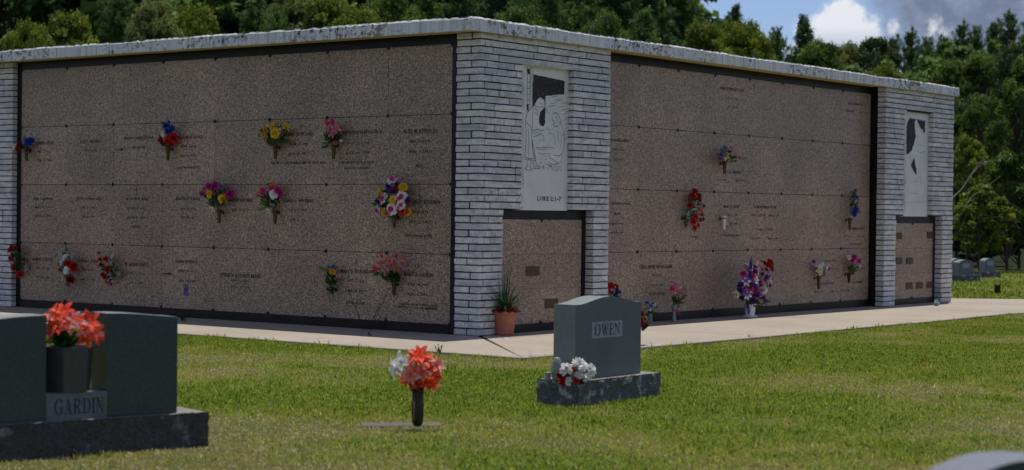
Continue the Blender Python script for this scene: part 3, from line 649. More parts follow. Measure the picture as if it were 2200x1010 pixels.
# small bronze bracket stubs without a vase
def stub(face, fr, px, py, ln):
    q = fr.at(px, py, 0); b = MB(); b.tube([(0, 0, 0), (-ln, -.03, 0)], .004, 6); b.box(-.012, .012, -.012, 0, -.016, .016)
    o = b.build('bracket', M['bronze_dark'], MA)
    if face == 'L': o.location = (0, -q.x, q.z); o.rotation_euler = (0, 0, -math.pi/2)
    else: o.location = (q.x, 0, q.z)
stub('L', WL, 262, 321, .10)
b = MB(); b.tube([(.035*math.cos(t_*.35), -.04+.035*math.sin(t_*.35), 0) for t_ in range(19)], .006, 6); b.box(.03, .06, -.02, 0, -.01, .01)
q = WL.at(360, 588, 0); o = b.build('bracket', M['bronze_dark'], MA); o.location = (0, -q.x, q.z); o.rotation_euler = (0, 0, -math.pi/2)
# blue sticker below one name
q = WL.at(400, 623, 0); b = MB(); wd, ht = .085, .135
b.add([(-.0015, -q.x+s1_*wd/2, q.z+s2_*ht/2) for s1_, s2_ in ((1, -1), (-1, -1), (-1, 1), (1, 1))], [(0, 1, 2, 3)])
st = b.build('sticker', simple('blue_sticker', (.012, .03, .20), .5, .1), crypt['L', 3, 3])
b = MB()
for (a, c, d_, f_) in ((-.34, -.26, .05, .45), (.2, .28, .05, .45), (-.26, .2, .22, .28), (-.4, .4, -.14, -.10), (-.4, .4, -.26, -.23), (-.3, .35, -.40, -.36)):
    b.add([(-.0022, -q.x-a*wd, q.z+d_*ht), (-.0022, -q.x-c*wd, q.z+d_*ht), (-.0022, -q.x-c*wd, q.z+f_*ht), (-.0022, -q.x-a*wd, q.z+f_*ht)], [(0, 1, 2, 3)])
b.build('sticker_mark', M['granite'], crypt['L', 3, 3])
# ================================================================== flowers
def rv(a=1.0): return Vector((rnd.gauss(0, 1), rnd.gauss(0, 1), rnd.gauss(0, 1)))*a
def flower(kind, r, ax):
    """a flower head round the local origin, facing ax, about r in radius; petals use slot 0, centre slot 1"""
    mb = MB(); ax = Vector(ax).normalized(); a1 = ax.orthogonal().normalized(); a2 = ax.cross(a1)
    def ring(n, tilt, ln, wd, bend, prof='round', ph=0, base=0.0, jt=.1, cup=.25, mi=0, k=4):
        for i in range(n):
            t_ = 2*math.pi*(i+ph)/n + rnd.uniform(-jt, jt); o_ = a1*math.cos(t_)+a2*math.sin(t_); tl = tilt+rnd.uniform(-jt, jt)
            mb.petal(o_*base, ax*math.cos(tl)+o_*math.sin(tl), o_ if bend > 0 else -o_, ln*rnd.uniform(.9, 1.08), wd, abs(bend), prof, -cup if bend > 0 else cup, k, mi)
    if kind == 'rose':
        ring(3, .15, r*.7, r*.6, -.6, base=r*.08); ring(5, .45, r*.8, r*.8, -.5, ph=.3, base=r*.12); ring(6, .95, r*.95, r*.9, .5, ph=.1, base=r*.15); ring(6, 1.35, r*1.0, r*.9, .5, ph=.6, base=r*.15)
    elif kind == 'daisy':
        ring(14, 1.3, r, r*.36, .25, 'lance', base=r*.1); ring(12, 1.0, r*.75, r*.3, .3, 'lance', ph=.5, base=r*.08); ring(9, .5, r*.3, r*.2, -.3, 'lance', base=.0, mi=1)
    elif kind == 'mum':
        for j, (tl, f_) in enumerate(((.25, .55), (.6, .75), (.95, .95), (1.35, 1.0), (1.7, .95))): ring(9, tl, r*f_, r*.34, -.35, 'lance', ph=j*.5, base=r*.06, jt=.18)
    elif kind == 'puff':
        for i in range(34):
            d = (ax*1.0+rv(.75)).normalized(); mb.petal(d*r*.25, d, rv(), r*.85, r*.62, rnd.uniform(.4, 1.3), 'round', .3, 3)
    elif kind == 'lily':
        ring(3, .52, r*1.32, r*.60, 1.1, 'lance', base=r*.05, jt=.16, k=6, cup=.28); ring(3, .66, r*1.28, r*.50, 1.0, 'lance', ph=.5, base=r*.06, jt=.16, k=6, cup=.28)
        ring(3, .30, r*.85, r*.42, .9, 'lance', ph=.25, base=r*.04, jt=.3, k=4, cup=.3)
        ring(5, .2, r*.7, r*.05, .2, 'lance', mi=1, k=3)
    elif kind == 'tulip':
        ring(5, .42, r*1.5, r*1.35, -.8, 'round', base=r*.12, cup=.35); ring(3, .2, r*1.4, r*1.2, -.6, 'round', ph=.4, base=r*.05, cup=.35); 
    elif kind == 'spike':
        for i in range(46):
            t_ = (i+rnd.random())/46; an = rnd.uniform(0, 6.3); o_ = a1*math.cos(an)+a2*math.sin(an)
            mb.petal(ax*r*4*t_+o_*r*.1, o_+ax*.3, ax, r*(1.0-.75*t_), r*.6*(1-.5*t_), .6, 'round', .3, 2)
    elif kind == 'bud':
        ring(4, .25, r*1.3, r*.8, -.8, 'round', base=0, cup=.4)
    return mb
def fern(mb, p, d, nrm, ln, wd, bend=.5, n=11, mi=0):
    """a feathered frond: rib with paired leaflets"""
    d = Vector(d).normalized(); nrm = Vector(nrm); nrm = (nrm-d*nrm.dot(d)).normalized(); p = Vector(p)
    for i in range(n):
        t_ = (i+.5)/n; a = bend*t_; dd = d*math.cos(a)+nrm*math.sin(a); q = p+dd*ln*t_; sd_ = dd.cross(nrm); w_ = wd*math.sin(math.pi*(t_*.85+.12))
        for s_ in (-1, 1): mb.petal(q, sd_*s_+dd*.75, nrm, w_, w_*.28+.0015, .4, 'lance', .1, 2, mi)
    mb.petal(p, d, nrm, ln, ln*.02, bend, 'blade', 0, 5, mi)
NAMES = {'rose': 'rose', 'daisy': 'daisy', 'mum': 'chrysanthemum', 'puff': 'carnation', 'lily': 'lily', 'tulip': 'tulip', 'spike': 'flower_spike', 'bud': 'flower_bud'}
CENT = {'white': 'lime', 'magenta': 'yellow', 'pink': 'yellow', 'coral': 'gold', 'orangered': 'gold', 'pinkcoral': 'gold', 'yellow': 'gold', 'violet': 'white', 'palepink': 'hotpink'}
def bouquet(fr, mouth, flowers, leaves, label, group=None, name='bouquet', cat='bouquet', bulge=.05, tail=None, ax_up=.35, foliage_extra=None):
    """fr: frame with origin at the vase; mouth: local point of the vase mouth; flowers: (kind, colour, px, py, r_px[, dir]); leaves: (kind, material, px, py, rx, ry, n, size)"""
    root = empty(name, fr.o + fr.X*mouth[0] + fr.Y*mouth[1] + Vector((0, 0, mouth[2])), fr.a, label=label, cat=cat, group=group)
    mo = Vector(mouth); D = (fr.o-OC).length
    cx = sum(f_[2] for f_ in flowers)/len(flowers); cy = sum(f_[3] for f_ in flowers)/len(flowers)
    ex = max(max(abs(f_[2]-cx) for f_ in flowers), 1); ey = max(max(abs(f_[3]-cy) for f_ in flowers), 1)
    stems = MB()
    for f_ in flowers:
        kind, colr, px, py, rp = f_[:5]
        du, dv = (px-cx)/ex, (cy-py)/ey; rr = min(1, math.hypot(du, dv)*.75)
        yo = mo.y - bulge*(1-rr*rr) - .008
        q = fr.at(px, py, yo) - mo; r = rp*D/FPX*(1.22 if group and 'walls' in group else 1.08)
        ax = Vector((du*.75, -1.0+.4*rr, dv*.55+ax_up)) if len(f_) < 6 else Vector(f_[5])
        mb = flower(kind, r, ax)
        if kind == 'rose' and colr in ('pinkwhite',):
            mats = [PM['palepink'], PM['white']]
            for i in range(len(mb.m)): mb.m[i] = 0
            k_ = len(mb.m)//20
            mb.m = [1 if i > len(mb.m)*.45 else 0 for i in range(len(mb.m))]; mats = [PM['hotpink'], PM['white']]
        else:
            mats = [PM[colr], PM[CENT.get(colr, 'lime')]]
            if kind == 'lily' and colr in ('coral', 'orangered', 'pinkcoral', 'pink'):
                mats.append(PM[{'coral': 'pinkcoral', 'orangered': 'coral', 'pinkcoral': 'palepink', 'pink': 'palepink'}[colr]]); nf = 12
                mb.m = [2 if (v_ == 0 and (i_//nf) % 5 == 1) else v_ for i_, v_ in enumerate(mb.m)]
        mb.build(NAMES[kind], mats, root, loc=q, smooth=True)
        stems.tube([(0, 0, -.01), tuple(q*.55+Vector((0, .01, .0))), tuple(q)], .0022, 4)
    kinds = []
    mlist = [M['green_stem']]
    for lf in leaves:
        kind, mn, px, py, rx, ry, n, size = lf
        if LM[mn] not in mlist: mlist.append(LM[mn])
        mi = mlist.index(LM[mn])
        for i in range(n):
            a = rnd.uniform(0, 6.283); ra = math.sqrt(rnd.random())
            yo = mo.y + rnd.uniform(-bulge*.7, .015)
            q = fr.at(px+rx*ra*math.cos(a), py+ry*ra*math.sin(a), yo) - mo
            d = (q.normalized()*1.0+rv(.35)) if q.length > 1e-3 else rv(); d.normalize(); sz = size*rnd.uniform(.7, 1.25)
            if kind == 'fern': fern(stems, q-d*sz*.6, d, (0, -1, .2), sz, sz*.28, rnd.uniform(0, .7), 9, mi)
            elif kind == 'leaf': stems.petal(q-d*sz*.5, d, Vector((0, -1, 0))+rv(.4), sz, sz*.42, rnd.uniform(.2, .9), 'lance', .2, 4, mi)
            elif kind == 'small':
                for j in range(5): stems.petal(q+rv(size*.25), (d+rv(.6)), rv(), sz*.5, sz*.3, .4, 'lance', .2, 2, mi)
    stems.build('foliage', mlist, root)
    return root
def cone_vase(fr, px, y0, y1, label, mat='bronze', rtop=.033, tilt=0, white=False, off=-.065, group='vases held on the crypt fronts'):
    q = fr.at(px, y0, off); q1 = fr.at(px, y1, off); h = q.z-q1.z
    base = fr.o + fr.X*q.x + fr.Y*off + Vector((0, 0, q1.z))
    root = empty('wall_vase', base, fr.a, label=label, cat='vase', group=group)
    if tilt: root.rotation_euler = (0, tilt, fr.a)
    b = MB(); rb = rtop*.52
    prof = [(rb*.6, 0), (rb, .006), (rtop*.86, h*.86), (rtop*.9, h*.9), (rtop*1.06, h*.93), (rtop*1.08, h), (rtop*.92, h), (rtop*.8, h*.82)]
    if white: prof = [(rb*.3, 0), (rb*.9, .014), (rtop*.8, h*.92), (rtop, h*.95), (rtop, h), (rtop*.85, h), (rtop*.7, h*.7)]
    b.lathe(prof, 18); b.build('cone', M['white_plastic' if white else mat], root, smooth=True)
    b = MB(); b.tube([((rtop+.004)*math.cos(t_*.5236), (rtop+.004)*math.sin(t_*.5236), h*.80) for t_ in range(13)], .0035, 5)
    b.tube([(0, rtop, h*.8), (0, -off-.002, h*.8)], .005, 6); b.box(-.016, .016, -off-.007, -off-.001, h*.8-.02, h*.8+.02); b.tube([(rtop, 0, h*.8), (rtop+.022, 0, h*.8)], .005, 6)
    b.build('bracket', M['bronze_dark'], root)
    f2 = Frame(base, fr.a); return f2, (0, 0, h-.004), h
def wallset(fr, vx, v0, v1, flowers, leaves, blabel, vlabel, **k):
    vk = {a: k.pop(a) for a in ('mat', 'tilt', 'white', 'rtop') if a in k}
    f2, mo, h = cone_vase(fr, vx, v0, v1, vlabel, **vk)
    # the vase frame's y runs into the wall from the vase centre
    return bouquet(f2, mo, flowers, leaves, blabel, group='bouquets on the crypt walls', **k), f2, mo
def bow(root, at, col, w_=.05, h_=.07):
    b = MB(); p = Vector(at)
    for s_ in (-1, 1):
        b.petal(p, (s_, -.3, .35), (0, -1, 0), w_, w_*.6, 1.2, 'round', .2, 4); b.petal(p, (s_*.35, -.25, -1), (s_, 0, 0), h_, .018, .3, 'other', .1, 4)
    b.build('ribbon_bow', PM[col], root)
def flag(root, at, ang, w_=.10, h_=.06, stick=.16):
    """little striped flag on a stick"""
    a = Vector(at); ux = Vector((math.cos(ang), 0, math.sin(ang))); uz = Vector((-math.sin(ang), 0, math.cos(ang)))
    b = MB(); n = 13
    for i in range(n):
        for j in range(4):
            p = [a+ux*(w_*x_/4)+uz*(h_*(z_/n))+Vector((0, -.006*math.sin(x_*1.5), 0)) for x_, z_ in ((j, i), (j+1, i), (j+1, i+1), (j, i+1))]
            b.add(p, [(0, 1, 2, 3)], 2 if (i >= 6 and j < 2) else (0 if i % 2 == 0 else 1))
    b.tube([a-uz*stick*.6, a+uz*h_*1.1], .0022, 5, mi=3)
    b.build('small_flag', [PM['flagred'], PM['white'], PM['blue'], M['bronze_dark']], root)

RS = 'rose'
# ---- left facade
o, f2, mo = wallset(WL, 57, 318, 346, [('puff', 'white', 36, 316, 7), ('puff', 'deepred', 44, 314, 7), ('puff', 'red', 40, 320, 6), ('puff', 'skyblue', 55, 300, 5.5), (RS, 'blue', 62, 306, 7.5), (RS, 'blue', 66, 302, 6)],
    [('leaf', 'dark', 52, 312, 14, 9, 26, .06)], 'red, white and blue bouquet with a tiny striped flag at the far left', 'bronze wall vase holding the far left flag bouquet')
flag(o, (-.10, -.02, .03), 2.9, .09, .07)
o, f2, mo = wallset(WL, 361, 314, 345, [(RS, 'red', 348, 300, 9.5), (RS, 'red', 364, 302, 9), (RS, 'red', 372, 297, 9), ('mum', 'blue', 362, 283, 8), ('puff', 'blue', 358, 272, 7), ('puff', 'blue', 368, 277, 7), ('puff', 'white', 353, 288, 6), ('puff', 'white', 357, 278, 4), ('bud', 'blue', 364, 265, 5), ('bud', 'skyblue', 356, 268, 4)],
    [('leaf', 'dark', 362, 305, 13, 9, 26, .06)], 'bouquet of red roses topped by a plume of blue blossoms', 'bronze wall vase under the red roses and blue plume')
o, f2, mo = wallset(WL, 592, 311, 342, [('lily', 'gold', 575, 289, 9), (RS, 'yellow', 592, 287, 9), (RS, 'gold', 570, 277, 6), (RS, 'yellow', 585, 273, 6), ('lily', 'yellow', 594, 265, 8, (0, -.3, 1)), ('lily', 'yellow', 614, 275, 8, (.7, -.4, .8)), ('bud', 'cream', 577, 273, 5), ('bud', 'cream', 603, 280, 5), ('bud', 'cream', 600, 290, 5), ('puff', 'yellow', 565, 290, 4)],
    [('fern', 'green', 592, 300, 32, 11, 26, .13), ('leaf', 'dark', 592, 288, 24, 16, 30, .06), ('fern', 'dark', 590, 290, 30, 20, 10, .10)], 'bouquet of yellow lilies and roses over spreading green ferns', 'bronze wall vase under the yellow lilies')
o, f2, mo = wallset(WL, 717, 306, 342, [('lily', 'pink', 712, 275, 10), ('lily', 'pink', 719, 286, 10), ('tulip', 'pink', 707, 268, 7, (-.3, -.6, .5)), ('tulip', 'hotpink', 715, 266, 7, (.2, -.5, .7)), ('lily', 'pink', 724, 280, 9), ('tulip', 'pink', 721, 302, 6, (.3, -.6, -.8)), ('bud', 'lime', 729, 279, 4), ('bud', 'lime', 702, 287, 4), ('puff', 'white', 733, 302, 3)],
    [('leaf', 'green', 717, 293, 18, 16, 40, .07), ('leaf', 'dark', 717, 298, 14, 10, 20, .06), ('leaf', 'green', 700, 308, 5, 12, 6, .07)], 'drooping pink lily bouquet with loose green leaves', 'bronze wall vase under the drooping pink lilies')
b = MB(); b.tube([(0, -.01, -.19), (.006, -.012, -.24), (-.002, -.012, -.28), (-.012, -.01, -.30)], .003, 5); b.build('trailing_stem', M['green_stem'], o)
o, f2, mo = wallset(WL, 471, 450, 480, [('mum', 'magenta', 450, 400, 9), ('mum', 'magenta', 463, 398, 9), ('mum', 'magenta', 436, 416, 9), ('mum', 'magenta', 494, 417, 10), ('mum', 'hotpink', 440, 406, 6), (RS, 'yellow', 451, 417, 7.5), (RS, 'yellow', 479, 427, 8), ('puff', 'mauve', 475, 402, 6), ('mum', 'magenta', 457, 406, 6)],
    [('leaf', 'dark', 466, 422, 28, 20, 70, .065), ('small', 'green', 475, 405, 16, 10, 14, .03), ('leaf', 'green', 466, 436, 22, 8, 20, .06)], 'magenta chrysanthemums with two yellow roses and a white bow', 'bronze wall vase under the magenta and yellow bouquet with a bow')
bow(o, (-.04, -.05, .02), 'white', .045, .085)
o, f2, mo = wallset(WL, 591, 450, 482, [('mum', 'hotpink', 566, 410, 9), ('mum', 'hotpink', 596, 408, 9), ('mum', 'pink', 583, 405, 8), (RS, 'white', 589, 417, 8), ('mum', 'magenta', 601, 416, 7), ('mum', 'pink', 556, 420, 6), (RS, 'cream', 560, 427, 7), ('puff', 'gold', 585, 397, 6), ('mum', 'yellow', 556, 412, 4)],
    [('leaf', 'dark', 582, 425, 22, 16, 56, .06), ('leaf', 'bright', 567, 440, 6, 9, 9, .085)], 'hot pink chrysanthemums around one white rose, with a white ribbon', 'bronze wall vase under the pink bouquet with one white rose')
bow(o, (-.06, -.04, .0), 'white', .035, .09)
b = MB(); b.tube([(-.02+.018*i, -.09, .06+.012*(i % 2)) for i in range(7)], .002, 4); b.build('ribbon', PM['white'], o)
o, f2, mo = wallset(WL, 847, 462, 490, [(RS, 'pinkwhite', 844, 388, 10), ('mum', 'purple', 835, 402, 9), ('mum', 'purple', 845, 411, 9), (RS, 'deepred', 854, 403, 7.5), (RS, 'yellow', 866, 403, 8), (RS, 'yellow', 818, 413, 9), (RS, 'pinkwhite', 825, 427, 10), ('daisy', 'yellow', 845, 429, 10), (RS, 'pinkwhite', 863, 424, 10), ('mum', 'purple', 812, 433, 8), ('mum', 'purple', 874, 430, 8), (RS, 'pinkwhite', 843, 449, 11), (RS, 'pinkwhite', 815, 452, 10), (RS, 'yellow', 826, 457, 8), (RS, 'red', 866, 452, 9), (RS, 'pinkwhite', 862, 441, 8), (RS, 'gold', 875, 455, 7), (RS, 'pinkwhite', 829, 466, 6), ('mum', 'purple', 853, 396, 6)],
    [('leaf', 'dark', 843, 432, 30, 32, 80, .06), ('small', 'silver', 838, 440, 26, 20, 16, .025), ('leaf', 'dark', 843, 438, 40, 8, 16, .08)], 'large round bouquet of pink-edged white roses, yellow roses and purple blooms', 'bronze wall vase under the large round many-coloured bouquet', bulge=.10)
# saddle sprays at the foot of the left wall
def spray(fr, mouth_px, flowers, leaves, label, tag_px=None, off=-.07, **k):
    q = fr.at(*mouth_px, off); base = fr.o+fr.X*q.x+fr.Y*off+Vector((0, 0, q.z)); f2 = Frame(base, fr.a)
    o = bouquet(f2, (0, 0, 0), flowers, leaves, label, group='bouquets on the crypt walls', name='flower_spray', cat='flower spray', **k)
    if tag_px:
        p = f2.at(tag_px[0], tag_px[1], .02); b = MB(); b.box(-.02, .02, -.02, .02, -.05, .05); h_ = b.build('foam_holder', simple('foam_holder_green', (.22, .27, .22), .8, .1), o, loc=p); h_.rotation_euler = (0, -tag_px[2], 0)
    return o
spray(WL, (42, 560), [(RS, 'red', 25, 530, 5), (RS, 'red', 22, 538, 6), (RS, 'deepred', 34, 533, 4.5), (RS, 'red', 23, 555, 5.5), (RS, 'palepink', 26, 567, 4.5), (RS, 'red', 28, 577, 4.5), (RS, 'red', 43, 589, 6), (RS, 'deepred', 28, 571, 4)],
    [('leaf', 'dark', 38, 557, 16, 28, 70, .06), ('leaf', 'green', 40, 560, 12, 22, 14, .06)], 'leaning spray of small red roses across the black trim at the far left', (57, 575, .35))
spray(WL, (147, 585), [(RS, 'white', 141, 552, 6), (RS, 'white', 134, 564, 6.5), (RS, 'white', 143, 581, 6.5), ('mum', 'red', 147, 566, 8), ('mum', 'red', 157, 574, 9), ('mum', 'deepred', 152, 600, 9), ('mum', 'red', 130, 568, 6), ('mum', 'deepred', 130, 580, 5), ('mum', 'red', 160, 570, 6)],
    [('fern', 'silver', 146, 550, 18, 14, 12, .10), ('fern', 'silver', 146, 590, 20, 12, 7, .08), ('leaf', 'dark', 147, 575, 14, 28, 60, .05), ('leaf', 'green', 142, 545, 5, 12, 6, .06), ('leaf', 'dark', 145, 610, 5, 14, 20, .04)], 'spray of red blooms and white roses with silver ferns and a trailing vine')
spray(WL, (240, 582), [('mum', 'red', 214, 544, 5), ('mum', 'red', 217, 558, 7), ('mum', 'red', 228, 557, 6), ('mum', 'deepred', 219, 570, 7), ('mum', 'red', 231, 579, 6), ('mum', 'deepred', 222, 590, 6), ('mum', 'red', 226, 595, 6), ('mum', 'red', 237, 608, 5.5)],
    [('fern', 'silver', 240, 560, 10, 16, 10, .09), ('fern', 'silver', 240, 600, 9, 16, 9, .08), ('leaf', 'dark', 234, 580, 16, 30, 60, .05), ('leaf', 'green', 250, 586, 8, 10, 14, .06)], 'leaning spray of red poinsettias and silver fern at the foot of the left wall', (257, 589, -.5))
o, f2, mo = wallset(WL, 713, 620, 632, [('mum', 'greyblue', 706, 574, 5), ('mum', 'greyblue', 716, 574, 6), ('puff', 'greyblue', 722, 576, 4), ('mum', 'yellow', 712, 584, 5), (RS, 'gold', 718, 585, 4), ('lily', 'tan', 704, 592, 4), ('lily', 'palepink', 726, 592, 4.5), ('puff', 'lime', 700, 580, 4)],
    [('leaf', 'green', 714, 597, 15, 18, 60, .055), ('leaf', 'dark', 712, 615, 10, 14, 26, .05), ('small', 'dark', 696, 576, 8, 5, 8, .03)], 'faded grey-blue and yellow bouquet with hanging ivy and a looped stem', 'small dark vase behind the faded ivy bouquet', mat='bronze_dark', rtop=.022)
b = MB(); b.tube([(-.03, -.01, -.01), (-.025, -.012, -.09), (-.018, -.012, -.145), (.0, -.012, -.14), (.03, -.012, -.08), (.045, -.01, -.02), (.03, 0, .02)], .0032, 5); b.build('trailing_stem', M['green_stem'], o)
o, f2, mo = wallset(WL, 847, 606, 635, [('tulip', ('pinkcoral', 'palepink', 'palepink', 'pink')[i % 4], x, y, 5.6) for i, (x, y) in enumerate([(822, 553), (832, 558), (844, 553), (852, 554), (866, 557), (868, 563), (815, 566), (825, 566), (838, 562), (848, 562), (858, 566), (874, 571), (808, 575), (821, 573), (832, 570), (842, 572), (852, 574), (862, 573), (870, 577), (806, 583), (817, 577), (828, 580), (838, 580), (848, 568), (858, 582), (833, 586), (828, 562), (812, 580)])],
    [('leaf', 'green', 842, 592, 22, 10, 46, .06), ('leaf', 'dark', 846, 598, 18, 8, 30, .055), ('leaf', 'green', 812, 588, 8, 4, 6, .05)], 'dense ball of pink and coral tulips at the lower right of the left wall', 'bronze wall vase under the pink and coral tulips', bulge=.09)
# ---- right facade
o, f2, mo = wallset(WR, 1557, 346, 374, [('puff', 'mauve', 1549, 335, 6), ('puff', 'greyblue', 1552, 326, 6.5), ('mum', 'violet', 1547, 340, 5), ('puff', 'greyblue', 1558, 320, 5), ('lily', 'palepink', 1571, 325, 8), ('lily', 'palepink', 1577, 333, 8), ('lily', 'pink', 1568, 318, 6), ('lily', 'palepink', 1582, 338, 6), ('daisy', 'yellow', 1563, 337, 4), ('daisy', 'cream', 1558, 341, 4), ('daisy', 'yellow', 1567, 342, 3.5)],
    [('leaf', 'green', 1572, 341, 10, 8, 22, .05), ('leaf', 'dark', 1558, 334, 14, 12, 30, .045)], 'bouquet of grey-violet puffs and pale pink lilies, highest on the right wall', 'bronze wall vase of the highest bouquet on the right wall')
q = fr = None
o, f2, mo = wallset(WR, 1473, 464, 488, [(RS, 'red', 1493, 411, 6), (RS, 'red', 1487, 421, 6), (RS, 'deepred', 1501, 420, 5.5), (RS, 'red', 1502, 429, 5.5), (RS, 'red', 1483, 441, 5.5), ('mum', 'pinkcoral', 1503, 451, 8), ('mum', 'red', 1511, 443, 5), (RS, 'red', 1494, 465, 5), (RS, 'red', 1489, 476, 5.5), (RS, 'red', 1505, 473, 4.5), (RS, 'red', 1510, 470, 4.5), (RS, 'red', 1492, 490, 4.5), (RS, 'red', 1500, 484, 4), ('mum', 'pink', 1508, 458, 5)],
    [('fern', 'silver', 1492, 458, 18, 24, 22, .09), ('leaf', 'dark', 1493, 445, 17, 36, 80, .055), ('small', 'green', 1478, 440, 9, 20, 14, .03)], 'tall red rose spray with silver ferns leaning over its vase on the right wall', 'tilted bronze vase beside the tall red rose spray', tilt=.18)
cone_vase(WR, 1556, 464, 494, 'empty white plastic vase in a bronze ring on the right wall', white=True, rtop=.034)
o, f2, mo = wallset(WR, 1826, 468, 495, [('puff', 'blue', 1834, 458, 7), ('puff', 'blue', 1838, 450, 5.5), ('puff', 'skyblue', 1829, 448, 3.5), ('mum', 'pink', 1843, 430, 4), ('mum', 'palepink', 1845, 442, 4.5), ('mum', 'pink', 1846, 455, 4), ('bud', 'purple', 1836, 412, 4), ('puff', 'blue', 1840, 424, 3.5), ('puff', 'white', 1829, 466, 3)],
    [('leaf', 'dark', 1833, 435, 9, 26, 60, .05), ('leaf', 'green', 1830, 425, 6, 16, 14, .05), ('fern', 'dark', 1835, 412, 4, 8, 5, .07)], 'narrow upright bouquet of blue and pink flowers near the right black trim', 'bronze wall vase of the narrow blue and pink bouquet')
o, f2, mo = wallset(WR, 1759, 592, 621, [('daisy', 'palepink', 1751, 567, 6), ('puff', 'white', 1765, 570, 5), (RS, 'white', 1773, 576, 6.5), (RS, 'cream', 1760, 579, 6.5), ('daisy', 'palepink', 1770, 568, 5.5), ('puff', 'white', 1757, 572, 5), ('puff', 'hotpink', 1779, 577, 4), (RS, 'cream', 1762, 586, 5), ('puff', 'purple', 1748, 563, 3.5), ('puff', 'white', 1777, 570, 4)],
    [('leaf', 'green', 1763, 580, 15, 10, 30, .045), ('leaf', 'dark', 1763, 588, 12, 7, 20, .045)], 'posy of white roses and pale pink daisies at the foot of the right wall', 'bronze wall vase under the white and pale pink posy')
o, f2, mo = wallset(WR, 1824, 586, 608, [('mum', 'magenta', 1834, 554, 7.5), ('mum', 'magenta', 1843, 562, 7), ('mum', 'magenta', 1830, 559, 6), ('puff', 'white', 1824, 554, 4.5), ('mum', 'hotpink', 1847, 558, 4), ('puff', 'white', 1846, 573, 3)],
    [('leaf', 'green', 1833, 575, 13, 10, 36, .05), ('leaf', 'dark', 1828, 580, 9, 9, 24, .05)], 'magenta bouquet with one white bloom next to the right black trim', 'dark wall vase under the magenta bouquet', mat='bronze_dark')

# ---- arrangements standing on the sidewalk
def stand(px, py, z=0.0, ang=ANG): p = gnd(px, py, z); return Frame(p, ang)
fr = stand(1611, 681)
b = MB(); b.lathe([(.095, 0), (.10, .012), (.07, .018), (.062, .03), (.072, .16), (.08, .165), (.08, .172), (.066, .172), (.06, .12)], 24)
rt = empty('flower_pot', fr.o, fr.a, label='white plastic pot with a saucer foot under the big purple arrangement', cat='pot'); b.build('bowl', M['white_plastic'], rt, smooth=True)
fl = [('spike', 'purple', 1612, 578, 6, (0, -.1, 1)), ('spike', 'purple', 1610, 590, 6, (0, -.2, 1)), ('spike', 'purple', 1606, 650, 6.5, (-.25, -.3, -1)), ('spike', 'purple', 1640, 646, 5.5, (1, -.2, -.05)), ('spike', 'purple', 1640, 604, 5.5, (.9, -.2, .5)), ('bud', 'white', 1623, 570, 7),
      ('puff', 'red', 1648, 572, 11), (RS, 'red', 1640, 566, 8), (RS, 'red', 1655, 563, 8), (RS, 'deepred', 1656, 577, 8), (RS, 'red', 1646, 581, 7)]
for kc in [('lily', 'violet', 1604, 578), ('lily', 'white', 1608, 577), ('lily', 'violet', 1635, 580), ('mum', 'magenta', 1596, 589), ('mum', 'purple', 1620, 585), ('mum', 'purple', 1636, 590), ('lily', 'white', 1601, 606), ('lily', 'violet', 1600, 600), ('mum', 'hotpink', 1617, 594), ('lily', 'white', 1622, 602),
           ('mum', 'purple', 1590, 613), ('mum', 'purple', 1614, 612), ('mum', 'magenta', 1631, 607), ('lily', 'palepink', 1645, 608), ('mum', 'purple', 1651, 613), ('mum', 'magenta', 1611, 618), ('puff', 'white', 1639, 624), ('lily', 'white', 1604, 633), ('lily', 'violet', 1602, 628), ('mum', 'purple', 1589, 625),
           ('mum', 'violet', 1623, 618), ('mum', 'purple', 1625, 635), ('lily', 'violet', 1631, 630), ('mum', 'purple', 1618, 645), ('mum', 'purple', 1638, 640), ('puff', 'cream', 1581, 631), ('mum', 'purple', 1608, 596), ('mum', 'magenta', 1620, 575), ('mum', 'purple', 1645, 596), ('mum', 'magenta', 1623, 625), ('mum', 'purple', 1595, 640)]:
    fl.append((*kc, 8 if kc[0] == 'mum' else 9))
o = bouquet(fr, (0, 0, .17), fl, [('leaf', 'dark', 1613, 622, 30, 32, 110, .07), ('small', 'green', 1612, 644, 34, 10, 20, .04), ('leaf', 'green', 1628, 652, 16, 8, 16, .06), ('small', 'silver', 1612, 615, 30, 30, 18, .025)],
    'big purple and white lily arrangement with a red rose cluster, in a white pot', name='flower_arrangement', cat='flower arrangement', bulge=.16)
pf = Frame(fr.o+Vector((0, 0, .17)), fr.a); q = pf.at(1652, 592, -.05); flag(o, (q.x, -.08, q.z), -1.9, .10, .07, .1)
b = MB(); q1 = pf.at(1640, 641, -.02); q2 = pf.at(1695, 645, -.02); b.tube([q1, q2], .004, 6); b.build('stick', PM['greyblue'], o)
fr = stand(1448, 691)
rt = empty('glass_vase', fr.o, fr.a, label='cloudy glass vase of pink flowers standing against the right wall', cat='vase')
b = MB(); b.lathe([(.03, 0), (.032, .012), (.022, .04), (.024, .14), (.034, .20), (.036, .203), (.03, .2), (.018, .05)], 16); b.build('body', M['glass'], rt, smooth=True)
o = bouquet(fr, (0, 0, .19), [('lily', 'pink', 1449, 612, 7), ('lily', 'magenta', 1443, 621, 7), ('lily', 'pink', 1455, 620, 7.5), ('lily', 'pink', 1468, 621, 7), ('lily', 'magenta', 1462, 627, 6.5), ('lily', 'palepink', 1470, 628, 5.5), ('lily', 'pink', 1447, 628, 6), ('mum', 'pink', 1455, 630, 5)],
    [('leaf', 'green', 1455, 640, 16, 14, 34, .06), ('leaf', 'dark', 1452, 650, 8, 12, 16, .06)], 'loose pink lilies on thin stems in a glass vase by the right wall')
bow(o, (.02, -.02, -.02), 'hotpink', .012, .13)
fr = stand(1396, 694); fr = Frame(fr.o, fr.a)
